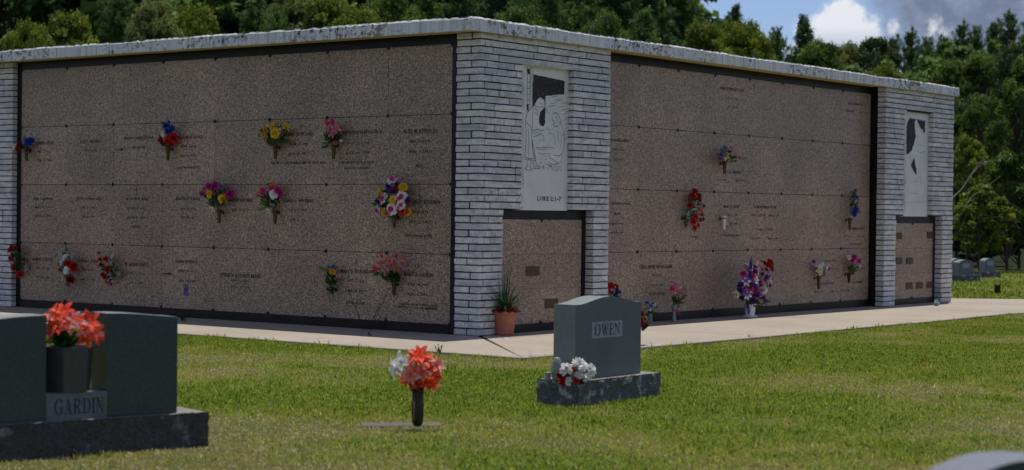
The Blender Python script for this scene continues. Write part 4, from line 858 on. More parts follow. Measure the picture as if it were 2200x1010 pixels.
rt = empty('small_vase', fr.o, fr.a, label='small grey vase of blue and white flowers behind the upright headstone', cat='vase'); b = MB(); b.lathe([(.028, 0), (.034, .01), (.03, .1), (.036, .12), (.03, .12), (.02, .03)], 14); b.build('body', M['glass'], rt, smooth=True)
bouquet(fr, (0, 0, .115), [('mum', 'skyblue', 1390, 651, 5.5), ('mum', 'skyblue', 1398, 657, 5.5), ('puff', 'white', 1395, 664, 5), ('mum', 'white', 1405, 655, 5), ('mum', 'skyblue', 1410, 660, 5), ('mum', 'violet', 1402, 652, 4)], [('leaf', 'green', 1397, 667, 12, 9, 22, .045)], 'small posy of light blue and white flowers peeping out beside the upright headstone')
fr = stand(1324, 700)
rt = empty('small_vase', fr.o, fr.a, label='dark vase of red and blue roses behind the pier, mostly hidden by the headstone', cat='vase'); b = MB(); b.lathe([(.035, 0), (.04, .01), (.036, .17), (.045, .19), (.036, .19), (.02, .03)], 14); b.build('body', M['bronze_dark'], rt, smooth=True)
bouquet(fr, (0, 0, .185), [(RS, 'blue', 1324, 626, 8.5), (RS, 'red', 1313, 614, 7), (RS, 'red', 1324, 616, 6.5), ('puff', 'skyblue', 1318, 620, 4), ('puff', 'cream', 1326, 608, 3), (RS, 'red', 1306, 625, 6)], [('leaf', 'dark', 1322, 632, 13, 10, 40, .05), ('leaf', 'dark', 1322, 650, 8, 14, 20, .05)], 'red and blue rose bouquet half hidden between the near pier and the headstone')
# terracotta pot with spiky grass
fr = stand(1084, 720)
rt = empty('flower_pot', fr.o, fr.a, label='terracotta coloured pot against the near marble pier', cat='pot'); rt.rotation_euler[1] = .03
b = MB(); b.lathe([(.085, 0), (.098, .006), (.10, .03), (.096, .034), (.118, .20), (.12, .222), (.132, .225), (.134, .252), (.124, .254), (.116, .235), (.10, .19)], 28); b.build('body', M['terracotta'], rt, smooth=False)
for p in rt.children[0].data.polygons: p.use_smooth = True
b = MB(); b.lathe([(.112, .228), (.06, .238), (.01, .24)], 20); b.build('potting_soil', M['potting'], rt)
pl = empty('potted_grass', fr.o+Vector((0, 0, .238)), ANG-.5, label='spiky green grass plant arching out of the terracotta coloured pot', cat='plant')
b = MB(); rg = random.Random(5)
for i in range(120):
    a = rg.uniform(0, 6.283); ti = rg.uniform(.02, 1.0); d = Vector((math.cos(a)*math.sin(ti), math.sin(a)*math.sin(ti), math.cos(ti))); 
    b.petal((rg.uniform(-.03, .03), rg.uniform(-.03, .03), 0), d, Vector((math.cos(a), math.sin(a), -.2)), rg.uniform(.36, .68), .013, rg.uniform(.4, 1.5)*(1 if ti > .15 else .3), 'blade', .3, 7)
b.build('blades', LM['blade'], pl)
b = MB()
for a, ln in ((.5, .62), (.35, .5), (5.9, .46)):
    b.petal((.03, 0, 0), (math.cos(a)*.9, math.sin(a)*.9-.2, .55), (math.cos(a)*.5, 0, -1), ln, .008, 1.5, 'blade', .2, 10)
b.build('dry_blades', LM['dead'], pl)
b = MB()
for i in range(60):
    a = rg.uniform(0, 6.283); r_ = rg.uniform(.03, .12); b.petal((r_*math.cos(a), r_*math.sin(a), .0), (math.cos(a)*.6, math.sin(a)*.6, .7), rv(), .06, .035, .8, 'round', .3, 3)
b.build('dark_leaves', LM['burgundy'], pl)
b = flower('rose', .035, (.4, -1, .3)); b.build('red_blossom', PM['red'], pl, loc=(.10, -.06, .03))

# ================================================================== headstones
def rough_box(x0, x1, y0, y1, z0, z1, nx_, ny_, nz_, amp, seed, keep_top=True):
    """rock-pitched block: displaced side faces, flat top"""
    rg = random.Random(seed); mb = MB(); from mathutils import noise
    def dsp(p, n_):
        a = noise.noise(Vector(p)*9+Vector((seed, 0, 0)))*amp + noise.noise(Vector(p)*28)*amp*.5
        return tuple(p[i]+n_[i]*a for i in range(3))
    def grid(o, du, dv, n_, a, c):
        vs = []; 
        for j in range(c+1):
            for i in range(a+1):
                p = [o[k]+du[k]*i/a+dv[k]*j/c for k in range(3)]
                edge = (j == c) or i in (0, a)
                vs.append(dsp(p, n_) if not edge else tuple(p[k]+n_[k]*rg.uniform(-amp, amp)*.35 + (rg.uniform(-.003, .003) if k == 2 else 0) for k in range(3)))
        fs = [(j*(a+1)+i, j*(a+1)+i+1, (j+1)*(a+1)+i+1, (j+1)*(a+1)+i) for j in range(c) for i in range(a)]
        mb.add(vs, fs, 0)
    X, Y, Z = x1-x0, y1-y0, z1-z0
    grid((x0, y0, z0), (X, 0, 0), (0, 0, Z), (0, -1, 0), nx_, nz_); grid((x1, y0, z0), (0, Y, 0), (0, 0, Z), (1, 0, 0), ny_, nz_)
    grid((x1, y1, z0), (-X, 0, 0), (0, 0, Z), (0, 1, 0), nx_, nz_); grid((x0, y1, z0), (0, -Y, 0), (0, 0, Z), (-1, 0, 0), ny_, nz_)
    mb.add([(x0-.002, y0-.002, z1-.002), (x1+.002, y0-.002, z1-.002), (x1+.002, y1+.002, z1-.002), (x0-.002, y1+.002, z1-.002)], [(0, 1, 2, 3)], 1)
    return mb
def die_block(prof, y0, y1, z0, top):
    """upright tablet with a curved top: prof = [(x, z)] along the top left to right; slots 0 front, 1 sides, 2 top"""
    mb = MB(); n = len(prof); f = [(prof[0][0], y0, z0)]+[(x, y0, z) for x, z in prof]+[(prof[-1][0], y0, z0)]
    bk = [(x, y1, z) for x, _, z in f]; m_ = len(f)
    mb.add(f, [tuple(reversed(range(m_)))], 0); mb.add(bk, [tuple(range(m_))], 0)
    for i in range(m_-1):
        side = i in (0, m_-2)
        mb.add([f[i], f[i+1], bk[i+1], bk[i]], [(0, 1, 2, 3)], 1 if side else 2)
    return mb
# serif capitals drawn as filled outlines in a unit-high box
def _arc(cx, cz, rx, rz, a0, a1, n=14): return [(cx+rx*math.cos(a0+(a1-a0)*i/n), cz+rz*math.sin(a0+(a1-a0)*i/n)) for i in range(n+1)]
def serif_letter(ch):
    q = []; s = .055
    def bar(x0, x1, z0, z1): q.append([(x0, z0), (x1, z0), (x1, z1), (x0, z1)])
    def dia(x0, z0, x1, z1, wd): q.append([(x0, z0), (x0+wd, z0), (x1+wd, z1), (x1, z1)])
    def ringseg(cx, cz, rx, rz, ix, iz, a0, a1, n=16):
        o_ = _arc(cx, cz, rx, rz, a0, a1, n); i_ = _arc(cx, cz, ix, iz, a0, a1, n)
        for k in range(n): q.append([o_[k], o_[k+1], i_[k+1], i_[k]])
    if ch == 'I': bar(.08, .22, s, 1-s); bar(0, .30, 0, s); bar(0, .30, 1-s, 1); w_ = .30
    elif ch == 'E': bar(.07, .21, s, 1-s); bar(0, .58, 0, s); bar(0, .56, 1-s, 1); bar(.21, .42, .48, .48+s); bar(.54, .58, s, .24); bar(.51, .56, .78, 1-s); bar(.40, .44, .38, .64); w_ = .6
    elif ch == 'N': bar(.08, .13, s, 1-s); bar(.60, .65, s, 1-s); q.append([(.06, 1-s*.5), (.22, 1-s*.5), (.655, 0), (.60, 0)]); bar(0, .20, 0, s*.8); bar(0, .16, 1-s, 1); bar(.52, .73, 1-s, 1); w_ = .73
    elif ch == 'W': dia(.24, 0, .06, 1-s, .13); dia(.27, 0, .47, 1-s, .05); dia(.58, 0, .42, 1-s, .13); dia(.61, 0, .83, 1-s, .05); bar(0, .24, 1-s, 1); bar(.36, .58, 1-s, 1); bar(.76, .96, 1-s, 1); w_ = .96
    elif ch == 'O': ringseg(.40, .5, .40, .52, .255, .47, 0, 6.2832, 30); w_ = .80
    elif ch == 'A': dia(.10, s, .33, 1, .05); q.append([(.50, s), (.66, s), (.42, 1), (.33, 1)]); bar(.20, .54, .33, .33+s); bar(0, .22, 0, s); bar(.43, .75, 0, s); w_ = .75
    elif ch == 'R': bar(.07, .21, s, 1-s); bar(0, .30, 0, s); bar(0, .36, 1-s, 1); bar(.21, .36, .46, .46+s); ringseg(.34, .73, .28, .27, .13, .215, -1.5708, 1.5708, 12); q.append([(.30, .47), (.44, .50), (.70, 0), (.53, 0)]); bar(.53, .76, 0, s); w_ = .76
    elif ch == 'D': bar(.07, .21, s, 1-s); bar(0, .34, 0, s); bar(0, .34, 1-s, 1); ringseg(.32, .5, .42, .5, .27, .445, -1.5708, 1.5708, 18); w_ = .74
    elif ch == 'G': ringseg(.42, .5, .42, .52, .275, .47, .62, 5.35, 24); bar(.60, .74, .06, .42); bar(.50, .82, .42, .42+s); bar(.72, .76, .74, .98); q.append([(.50, -.02), (.66, .10), (.66, .16), (.46, .04)]); w_ = .82
    return q, w_
def serif_word(mb, word, cx, y, cz, width, height, gap=.12):
    x = 0; polys = []
    for ch in word:
        q, w_ = serif_letter(ch); polys += [[(a+x, c) for a, c in p] for p in q]; x += w_+gap
    x -= gap; sx = width/x
    for p in polys: mb.add([(cx-width/2+a*sx, y, cz-height/2+c*height) for a, c in p], [tuple(range(len(p)))])
# upright headstone in the middle
B0 = gnd(1240, 866) ; A2 = ANG
og = Vector((.461, 12.66, 0)); HS = Frame(og, A2)
rt = empty('headstone', og, A2, label='grey curved headstone reading OWEN on its light plate, on a rough stone base', cat='headstone')
b = rough_box(0, 1.04, 0, .345, -.04, .145, 60, 20, 9, .022, 3); b.build('base', [M['gr_rock'], M['gr_top']], rt)
X0, X1 = .085, .905; xs = np.linspace(0, 1, 33)
prof = [(X0+(X1-X0)*t_, .145+.520+.048*math.sin(math.pi*min(1, max(0, (t_-.05)/.9)))**1.6) for t_ in xs]
b = die_block(prof, .085, .27, .143, 0); b.build('tablet', [M['gr_polish'], M['gr_side'], M['gr_side']], rt)
fr2 = Frame(og, A2); a_ = fr2.at(1272, 708, .082); c_ = fr2.at(1337, 706, .082); zt = fr2.at(1305, 690, .082).z; zb = fr2.at(1305, 725, .082).z
b = MB(); b.box(a_.x, c_.x, .0825, .0865, zb, zt); pn = b.build('name_plate', M['gr_light'], rt)
b = MB(); serif_word(b, 'OWEN', (a_.x+c_.x)/2, .0812, (zb+zt)/2, (c_.x-a_.x)*.83, (zt-zb)*.70); b.build('lettering', M['ink'], pn)
# things on its base
p = fr2.at(1195, 815, .16); wp = lambda v: og+fr2.X*v[0]+fr2.Y*v[1]+Vector((0, 0, v[2]))
E0 = Vector((.055, .17, .145))
p = gnd(1196, 817, .145); rt2 = empty('stone_vase', p, A2, label='small smooth grey egg-shaped stone beside the OWEN headstone', cat='stone vase')
b = MB(); b.lathe([(.020, 0), (.030, .01), (.037, .05), (.036, .09), (.030, .125), (.022, .15), (.018, .158), (.004, .160)], 20); b.build('body', simple('smooth_grey_stone', (.22, .24, .27), .5, .1), rt2, smooth=True)
p = gnd(1177, 817, .145); rt2 = empty('small_cup', p, A2, label='tiny grey cup at the left end of the OWEN base', cat='cup')
b = MB(); b.lathe([(.020, 0), (.024, .004), (.018, .02), (.019, .045), (.026, .052), (.026, .056), (.02, .056), (.015, .02)], 16); b.build('body', simple('grey_cup', (.25, .28, .31), .5, .1), rt2, smooth=True)
ff = Frame(gnd(1236, 824, .145)+Vector((0, .02, 0)), 0.25)
bouquet(ff, (0, 0, 0), [('puff', 'white', 1216, 796, 15), ('puff', 'white', 1241, 787, 17), ('puff', 'white', 1262, 797, 17), ('puff', 'white', 1222, 819, 10), ('puff', 'white', 1243, 807, 9), ('puff', 'white', 1256, 812, 9), ('puff', 'deepred', 1203, 807, 8), ('puff', 'red', 1209, 822, 9), ('puff', 'red', 1229, 797, 8), ('puff', 'red', 1238, 817, 8), ('puff', 'red', 1210, 812, 8), ('puff', 'deepred', 1248, 822, 6)],
    [('leaf', 'dark', 1232, 812, 28, 10, 18, .04)], 'bunch of white and red carnations lying on the OWEN base', bulge=.05)
ff = Frame(wp((.99, .34, .38)), A2)
o = bouquet(Frame(gnd(1356, 745, .0)+Vector((.0, .12, 0)), A2), (0, 0, .34), [('puff', 'burgundy', 1377, 676, 8), ('puff', 'tan', 1381, 685, 9), ('puff', 'brown', 1384, 697, 9), ('puff', 'deepred', 1376, 692, 8), ('puff', 'brown', 1379, 704, 7), ('puff', 'burgundy', 1373, 684, 8)],
    [('small', 'burgundy', 1380, 690, 10, 16, 20, .04), ('small', 'dead', 1381, 690, 9, 16, 16, .035)], 'withered brown and burgundy flowers behind the right edge of the OWEN headstone')
rt2 = empty('grave_vase', gnd(1356, 745, .0)+Vector((.0, .12, 0)), A2, label='dark grave vase hidden behind the right edge of the OWEN headstone', cat='vase'); b = MB(); b.lathe([(.03, 0), (.04, .01), (.035, .25), (.05, .34), (.04, .34), (.02, .05)], 16); b.build('body', M['bronze_dark'], rt2, smooth=True)

# double headstone at the left
GA = math.atan2(.486, .623); og = gnd(448, 884.7, .16); og = Vector((og.x, og.y, 0)); GX = Vector((math.cos(GA), math.sin(GA), 0)); GL = 1.86
o2 = og-GX*GL; G2 = Frame(o2, GA)
rt = empty('double_headstone', o2, GA, label='dark double headstone with GARDIN on the block between its tablets, at the left edge', cat='headstone')
b = rough_box(0, GL, 0, .36, -.05, .16, 90, 18, 9, .014, 8); b.build('base', [M['gr_rockdark'], M['gr_top']], rt)
yd = .06
xr1 = G2.at(380, 887, yd).x; xr0 = G2.at(229, 896, yd).x; xl1 = G2.at(98, 905, yd).x; ww = xr1-xr0; xl0 = xl1-ww
zt1 = G2.at(380, 681, yd).z; zt0 = G2.at(98, 679, yd).z
pr = [(xr0+ww*t_, zt1+.030*(math.cos(math.pi*.5*t_)**1.2 if t_ < .999 else 0)) for t_ in np.linspace(0, 1, 17)]
pl_ = [(xl0+ww*t_, zt1-.002+.030*math.sin(math.pi*.5*t_)) for t_ in np.linspace(0, 1, 17)]
d1 = die_block(pr, yd, yd+.20, .158, 0); d1.build('tablet', [M['gr_dark'], M['gr_dark'], M['gr_side']], rt)
d1 = die_block(pl_, yd, yd+.20, .158, 0); d1.build('tablet', [M['gr_dark'], M['gr_dark'], M['gr_side']], rt)
zp = G2.at(165, 843, yd).z
b = MB(); b.box(xl1+.001, xr0-.001, yd-.004, yd+.20, .158, zp); pn = b.build('name_block', stone('frosted_block_granite', (.11, .13, .145), .6), rt)
a_ = G2.at(117, 873, yd-.006); c_ = G2.at(223, 873, yd-.006); z0_ = G2.at(170, 889, yd-.006).z; z1_ = G2.at(170, 856, yd-.006).z
b = MB(); serif_word(b, 'GARDIN', (a_.x+c_.x)/2, yd-.0062, (z0_+z1_)/2, c_.x-a_.x, z1_-z0_); b.build('lettering', M['ink'], pn)
# hexagonal stone vase between the tablets
vc = G2.at(146, 843, yd+.09); vz = zp; hx = (G2.at(190, 800, yd+.09).x-G2.at(102, 800, yd+.09).x)/2
vh = G2.at(146, 746, yd+.02).z-zp
rt2 = empty('stone_vase', G2.o+G2.X*vc.x+G2.Y*(yd+.09)+Vector((0, 0, vz)), GA, label='dark six-sided stone vase between the two tablets of the GARDIN headstone', cat='vase')
b = MB(); hx = .140; b.lathe([(hx*.88, 0), (hx*.89, .01), (hx*1.0, vh-.004), (hx*.98, vh), (hx*.86, vh), (hx*.7, vh*.6)], 6); rt2.rotation_euler[2] = GA+R(-90-35+60); b.build('body', [stone('vase_granite', (.048, .053, .058), .3)], rt2)
ff = Frame(G2.o+G2.X*vc.x+G2.Y*(yd+.09)+Vector((0, 0, vz)), 0.0)
bouquet(ff, (0, 0, vh-.01), [('lily', 'coral', 116, 682, 22), ('lily', 'orangered', 138, 676, 22), ('lily', 'pinkcoral', 112, 707, 18), ('lily', 'orangered', 130, 700, 20), ('lily', 'pinkcoral', 150, 700, 18), ('lily', 'pinkcoral', 166, 692, 18), ('lily', 'orangered', 188, 694, 22), ('lily', 'coral', 198, 712, 20), ('lily', 'orangered', 182, 722, 19), ('lily', 'pinkcoral', 178, 706, 17), ('lily', 'coral', 146, 690, 18), ('lily', 'palepink', 160, 684, 13), ('lily', 'orangered', 205, 722, 15), ('lily', 'pinkcoral', 104, 690, 14), ('lily', 'coral', 112, 722, 12)],
    [('leaf', 'green', 140, 728, 32, 16, 60, .055), ('leaf', 'dark', 140, 726, 30, 16, 50, .055), ('small', 'bright', 165, 728, 10, 14, 14, .025), ('small', 'bright', 106, 732, 7, 9, 9, .025)], 'coral and orange-red lilies standing between the tablets of the GARDIN headstone', name='lily_bouquet', bulge=.10)
# flat marker with bronze vase of lilies
mp = gnd(897, 911)
rt = empty('flat_grave_marker', gnd(862, 903), .12, label='flat stone grave marker sunk in the lawn under the lily vase', cat='grave marker')
b = MB(); b.prism([(-.25, -.09), (.25, -.09), (.25, .11), (-.25, .11)], -.09, -.024, .006, jit=.001); b.build('slab', simple('weathered_marker', (.12, .105, .085), .9, .25, 25), rt)
rt2 = empty('grave_vase', Vector((mp.x, mp.y, -.013)), 0, label='dark bronze grave vase with a thin gold strip, standing on the flat marker', cat='vase')
vh = .222
b = MB(); b.lathe([(.018, 0), (.030, .012), (.036, .045), (.038, .12), (.0385, .150), (.035, .155), (.034, .160), (.036, vh-.004), (.0375, vh), (.033, vh), (.03, .12)], 28); b.build('body', M['bronze_dark'], rt2, smooth=True)
b = MB(); b.add([(-.0235, -.0315, .155), (-.0165, -.0355, .155), (-.0195, -.0345, .04), (-.0225, -.0325, .04)], [(0, 1, 2, 3)]); b.build('gold_strip', M['brass_strip'], rt2)
ff = Frame(Vector((mp.x, mp.y, -.013)), 0)
bouquet(ff, (0, 0, vh-.01), [('lily', 'white', 853, 790, 20, (-1, -.45, -.1)), ('lily', 'white', 866, 780, 20, (-.6, -.7, .3)), ('lily', 'white', 862, 796, 14, (-.8, -.6, -.4)), ('lily', 'white', 884, 779, 12), ('lily', 'orangered', 902, 768, 21), ('lily', 'coral', 912, 776, 19), ('lily', 'orangered', 892, 770, 17), ('lily', 'pinkcoral', 884, 806, 19), ('lily', 'orangered', 873, 814, 13, (-.6, -.8, -.5)), ('lily', 'pinkcoral', 905, 801, 17), ('lily', 'orangered', 922, 800, 18), ('lily', 'pinkcoral', 938, 788, 17), ('lily', 'coral', 928, 822, 16, (.3, -1, -.5)), ('lily', 'orangered', 894, 822, 14, (-.1, -1, -.5)), ('lily', 'orangered', 935, 808, 14, (.7, -.8, -.3)), ('lily', 'orangered', 918, 820, 14, (0, -1, -.6)), ('lily', 'coral', 898, 790, 15)],
    [('leaf', 'green', 900, 820, 24, 14, 40, .045), ('leaf', 'dark', 898, 830, 14, 12, 30, .045)], 'red-orange lilies with white ones on one side, in the lawn grave vase', name='lily_bouquet', bulge=.08)
# near headstone cut by the lower right corner
og = Vector((1.11, 4.92, 0)); NF = Frame(og, .36)
rt = empty('headstone', og, .36, label='pale blurred headstone top cut off by the lower right corner of the picture', cat='headstone')
prof = [(t_*.62, .545+.088*math.sin(math.pi*.5*min(1, t_*1.9))**1.5 - .05*max(0, t_-.62)) for t_ in np.linspace(0, 1, 25)]
b = die_block(prof, 0, .20, .15, 0); b.build('tablet', [M['gr_dark'], M['gr_side'], simple('lit_granite_top', (.18, .195, .235), .5, .08)], rt)  # bluish light on the top is painted into its colour
b = rough_box(-.12, .74, -.08, .28, -.04, .15, 30, 12, 6, .015, 5); b.build('base', [M['gr_rock'], M['gr_top']], rt)
# headstones far beyond the building
def far_stone(px, py, w_, h_, bw, ang, label, nm, oval=False):
    p = gnd(px, py); rt = empty('headstone', p, ang, label=label, cat='headstone')
    b = MB(); b.box(-bw/2, bw/2, -.18, .18, -.02, .12); b.build('base', M['gr_rock'], rt)
    pr = [(-w_/2+w_*t_, .12+h_-.06+.06*math.sin(math.pi*t_)**.7) for t_ in np.linspace(0, 1, 13)]
    b = die_block(pr, -.09, .09, .118, 0); d = b.build('tablet', [M['gr_polish'], M['gr_side'], M['gr_side']], rt)
    b = MB()
    b.add([(-.0+.11*math.cos(i*.5236), -.0915, .12+h_*.62+.06*math.sin(i*.5236)) for i in range(12)], [tuple(range(12))]); b.build('engraved_oval', M['gr_light'], d)
far_stone(2069, 603, .40, .32, .62, .5, 'grey headstone with an engraved oval just past the right end of the building', 'a')
far_stone(2121, 595, .30, .30, .45, .5, 'small plain grey headstone, the rightmost one on the far lawn', 'b')
far_stone(2052, 597, .30, .31, .5, .5, 'grey headstone mostly hidden behind the right end pier', 'c')
p = gnd(2143, 630); rt = empty('grave_vase', p, 0, label='short black grave vase alone on the far lawn at the right', cat='vase'); b = MB(); b.lathe([(.05, 0), (.055, .01), (.05, .12), (.062, .15), (.05, .15), (.04, .05)], 14); b.build('body', M['bronze_dark'], rt, smooth=True)
# small litter
def scrap(px, py, col, sz, label, nm='fallen_petals', cat='fallen petals'):
    p = gnd(px, py, .03); b = MB(); 
    for i in range(6): b.petal((rnd.uniform(-sz, sz), rnd.uniform(-sz, sz)*.5, rnd.uniform(0, .01)), rv(), (0, 0, 1), sz, sz*.6, .7, 'round', .3, 3)
    o = b.build(nm, PM[col], loc=p); tag(o, label, cat)
scrap(1982, 782, 'red', .022, 'scrap of red petals on the lawn at the right'); scrap(2022, 875, 'deepred', .010, 'tiny dark red petal lower right on the lawn'); scrap(228, 985, 'brown', .02, 'curled brown leaf on the lawn below the GARDIN base', 'dry_leaf', 'leaf')
scrap(160, 970, 'tan', .006, 'tiny tan leaf scrap beside the GARDIN base', 'dry_leaf', 'leaf')
p = gnd(2013, 657); rt = empty('trash_wrapper', p+Vector((0, 0, 0)), ANG, label='crumpled shiny blue and white wrapper at the foot of the far pier', cat='wrapper')
b = MB()
for i in range(14): b.petal(rv(.012)+Vector((0, 0, .03)), rv(), rv(), .05, .04, 1.2, 'round', .4, 3, i % 2)
b.build('crumpled_foil', [PM['silver'], PM['skyblue']], rt)
q = WL.at(899, 425, -.012); o = MB(); o.petal((0, 0, -.04), (.1, 0, 1), (0, -1, 0), .085, .03, .3, 'lance', .3, 5); o = o.build('wind_blown_leaf', PM['greyblue'], loc=WL.o+WL.X*q.x+WL.Y*q.y+Vector((0, 0, q.z))); o.rotation_euler = (0, 0, WL.a); tag(o, 'grey-blue leaf stuck to the wall right of the large round bouquet', 'leaf')
# weeds at the foot of the walls
def weed(px, py, h_, n, spread, label, kind='leaf', ang=0, z=0.0, mat='green'):
    p = gnd(px, py, z); b = MB()
    for i in range(n):
        a = rnd.uniform(0, 6.283); ti = rnd.uniform(0, spread); d = Vector((math.cos(a)*math.sin(ti), math.sin(a)*math.sin(ti)*.5, math.cos(ti)))
        if kind == 'blade': b.petal((rnd.uniform(-.03, .03), rnd.uniform(-.02, .02), 0), d, (math.cos(a), 0, -.3), h_*rnd.uniform(.6, 1.1), .007, .5, 'blade', .2, 5)
        else:
            L_ = h_*rnd.uniform(.5, 1.05); pts = [d*L_*t_+Vector((0, 0, 0)) for t_ in (0, .35, .7, 1)]; b.tube(pts, [.003, .002, .002, .001], 4)
            for j in range(int(6+L_*22)):
                t_ = rnd.uniform(.15, 1); b.petal(d*L_*t_, rv()+d*.4, (0, 0, 1), rnd.uniform(.015, .03), .012, .4, 'lance', .2, 2)
    o = b.build('weed', LM[mat], loc=p); tag(o, label, 'weed')
weed(392, 690, .13, 12, 1.1, 'leafy dark weed at the foot of the left wall above the GARDIN headstone', mat='dark')
q_ = gnd(790, 709); b = MB()
for sx_, L_ in ((-1, .50), (1, .50), (.55, .3)):
    pts = [Vector((sx_*.17*t_, .0, L_*t_)) + Vector((0, -.03, 0)) for t_ in (0, .3, .6, .85, 1)]
    pts = [Vector((sx_*(.05+.20*t_**1.2), -.02, L_*t_)) for t_ in (0, .25, .5, .75, 1)]
    b.tube(pts, [.004, .003, .0025, .002, .001], 4)
    for j in range(26):
        t_ = rnd.uniform(.1, 1); p_ = Vector((sx_*(.05+.20*t_**1.2), -.02, L_*t_)); b.petal(p_, rv()+Vector((0, 0, .3)), (0, 0, 1), .022, .010, .4, 'lance', .2, 2)
for i in range(30): b.petal(rv(.03)+Vector((0, 0, .03)), rv(), (0, 0, 1), .03, .012, .4, 'lance', .2, 2)
o = b.build('weed', LM['dark'], loc=q_); tag(o, 'thin V-shaped weed growing from the foot of the left wall', 'weed')
weed(946, 760, .09, 7, .9, 'broad-leaved weed sprouting at the sidewalk edge above the lily vase', mat='green')
weed(793, 722, .035, 7, 1.0, 'tiny bright green sprout in the middle of the left sidewalk', mat='bright')
weed(5, 645, .14, 9, 1.0, 'green leafy weed at the foot of the far left pier', mat='green')
for i, (px, py, h_, lb) in enumerate(((1140, 768, .09, 'tall grass tuft at the sidewalk corner, nearest the OWEN headstone'), (1060, 770, .09, 'thin grass tuft at the sidewalk edge in front of the near pier'), (1845, 708, .085, 'tall grass tuft at the right sidewalk edge below the far pier'), (1612, 724, .07, 'grass tuft at the sidewalk edge below the purple arrangement'), (1400, 745, .08, 'grass tuft at the sidewalk edge right of the OWEN headstone'))):
    weed(px, py, h_, 14, .7, lb, 'blade', mat='green')
weed(1947, 699, .06, 10, .7, 'low grass tuft at the far right of the sidewalk edge', 'blade', mat='green')
# ================================================================== trees
rng = np.random.default_rng(12)
def leaf_mesh(name, centers, normals, size, mat, tone, aspect=.55, jit=.6):
    """many leaf-sized quads; centers (n,3)"""
    n = len(centers); nrm = normals + rng.normal(0, jit, (n, 3)); nrm /= np.linalg.norm(nrm, axis=1, keepdims=True)+1e-9
    t_ = rng.normal(0, 1, (n, 3)); a = np.cross(nrm, t_); a /= np.linalg.norm(a, axis=1, keepdims=True)+1e-9; b_ = np.cross(nrm, a)
    s_ = (size*rng.uniform(.6, 1.35, n))[:, None]
    v = np.empty((n, 4, 3)); v[:, 0] = centers-a*s_; v[:, 1] = centers-b_*s_*aspect+nrm*s_*.15; v[:, 2] = centers+a*s_; v[:, 3] = centers+b_*s_*aspect+nrm*s_*.15
    return quad_mesh(name, v.reshape(-1, 3), n, mat, tone)
def quad_mesh(name, v, n, mat, tone):
    me = bpy.data.meshes.new(name); me.vertices.add(n*4); me.vertices.foreach_set('co', v.astype(np.float32).ravel())
    me.loops.add(n*4); me.loops.foreach_set('vertex_index', np.arange(n*4, dtype=np.int32))
    me.polygons.add(n); me.polygons.foreach_set('loop_start', np.arange(0, n*4, 4, dtype=np.int32)); me.update(calc_edges=True)
    me.materials.append(mat); at = me.attributes.new('tone', 'FLOAT', 'FACE'); at.data.foreach_set('value', tone.astype(np.float32)); return me
LF = {'green': leafmat('crown_green', (.10, .175, .030), .5, .5, True), 'dark': leafmat('crown_dark_green', (.045, .09, .024), .28, .5, True), 'yellow': leafmat('crown_yellow_green', (.165, .235, .026), .5, .5, True),
      'pine': leafmat('needles_green', (.115, .215, .055), .45, .55, True), 'pineblue': leafmat('needles_bluish', (.085, .165, .06), .45, .55, True), 'pale': leafmat('crown_pale_green', (.18, .23, .08), .5, .5, True)}
def broadleaf(seed, n_leaf, mat, clumps=46, leaf=.017, shape=1.0, base=.22):
    """unit-high broadleaf: returns (trunk MB, leaf mesh)"""
    global rng; rng = np.random.default_rng(seed); rg = random.Random(seed)
    tr = MB(); tr.tube([(0, 0, 0), (.01, 0, base), (.0, .01, .5), (.01, 0, .8)], [.028, .022, .014, .004], 8)
    cs = []; nn = []; tn = []
    for c in range(clumps):
        u = rg.random(); th = rg.uniform(0, 6.283); zz_ = base+.06+(.93-base)*u**.5
        prof_ = math.sin(math.pi*min(1, max(.03, (zz_-base+.04)/(1.06-base))))**.6*.36*shape
        r_ = prof_*math.sqrt(rg.uniform(.25, 1))*rg.uniform(.8, 1.12); cc = np.array([r_*math.cos(th), r_*math.sin(th), zz_-.02])
        cr_ = rg.uniform(.04, .085); m_ = int(n_leaf/clumps*rg.uniform(.6, 1.4)*(cr_/.065)**1.6)
        if c % 3 == 0: tr.tube([(0, 0, max(base*.9, cc[2]-.22)), tuple(cc*np.array([.5, .5, 1])-np.array([0, 0, .07])), tuple(cc)], [.009, .006, .002], 5)
        d = rng.normal(0, 1, (m_, 3)); d /= np.linalg.norm(d, axis=1, keepdims=True); d[:, 2] = np.abs(d[:, 2])*.9-.25*(rng.random(m_))
        rad = cr_*(.55+.5*rng.random(m_)**.6)[:, None]; lumps = 1+.22*np.sin(d[:, :1]*7+c)+.18*np.sin(d[:, 1:2]*9+c*2)
        cs.append(cc+d*rad*lumps*np.array([1.15, 1.15, .8])); nn.append(d*.6+np.array([0, 0, .7])); tn.append(np.clip(.5+rg.gauss(0, .14)+rng.normal(0, .18, m_), 0, 1))
    return tr, leaf_mesh('crown', np.vstack(cs), np.vstack(nn), leaf, mat, np.concatenate(tn))
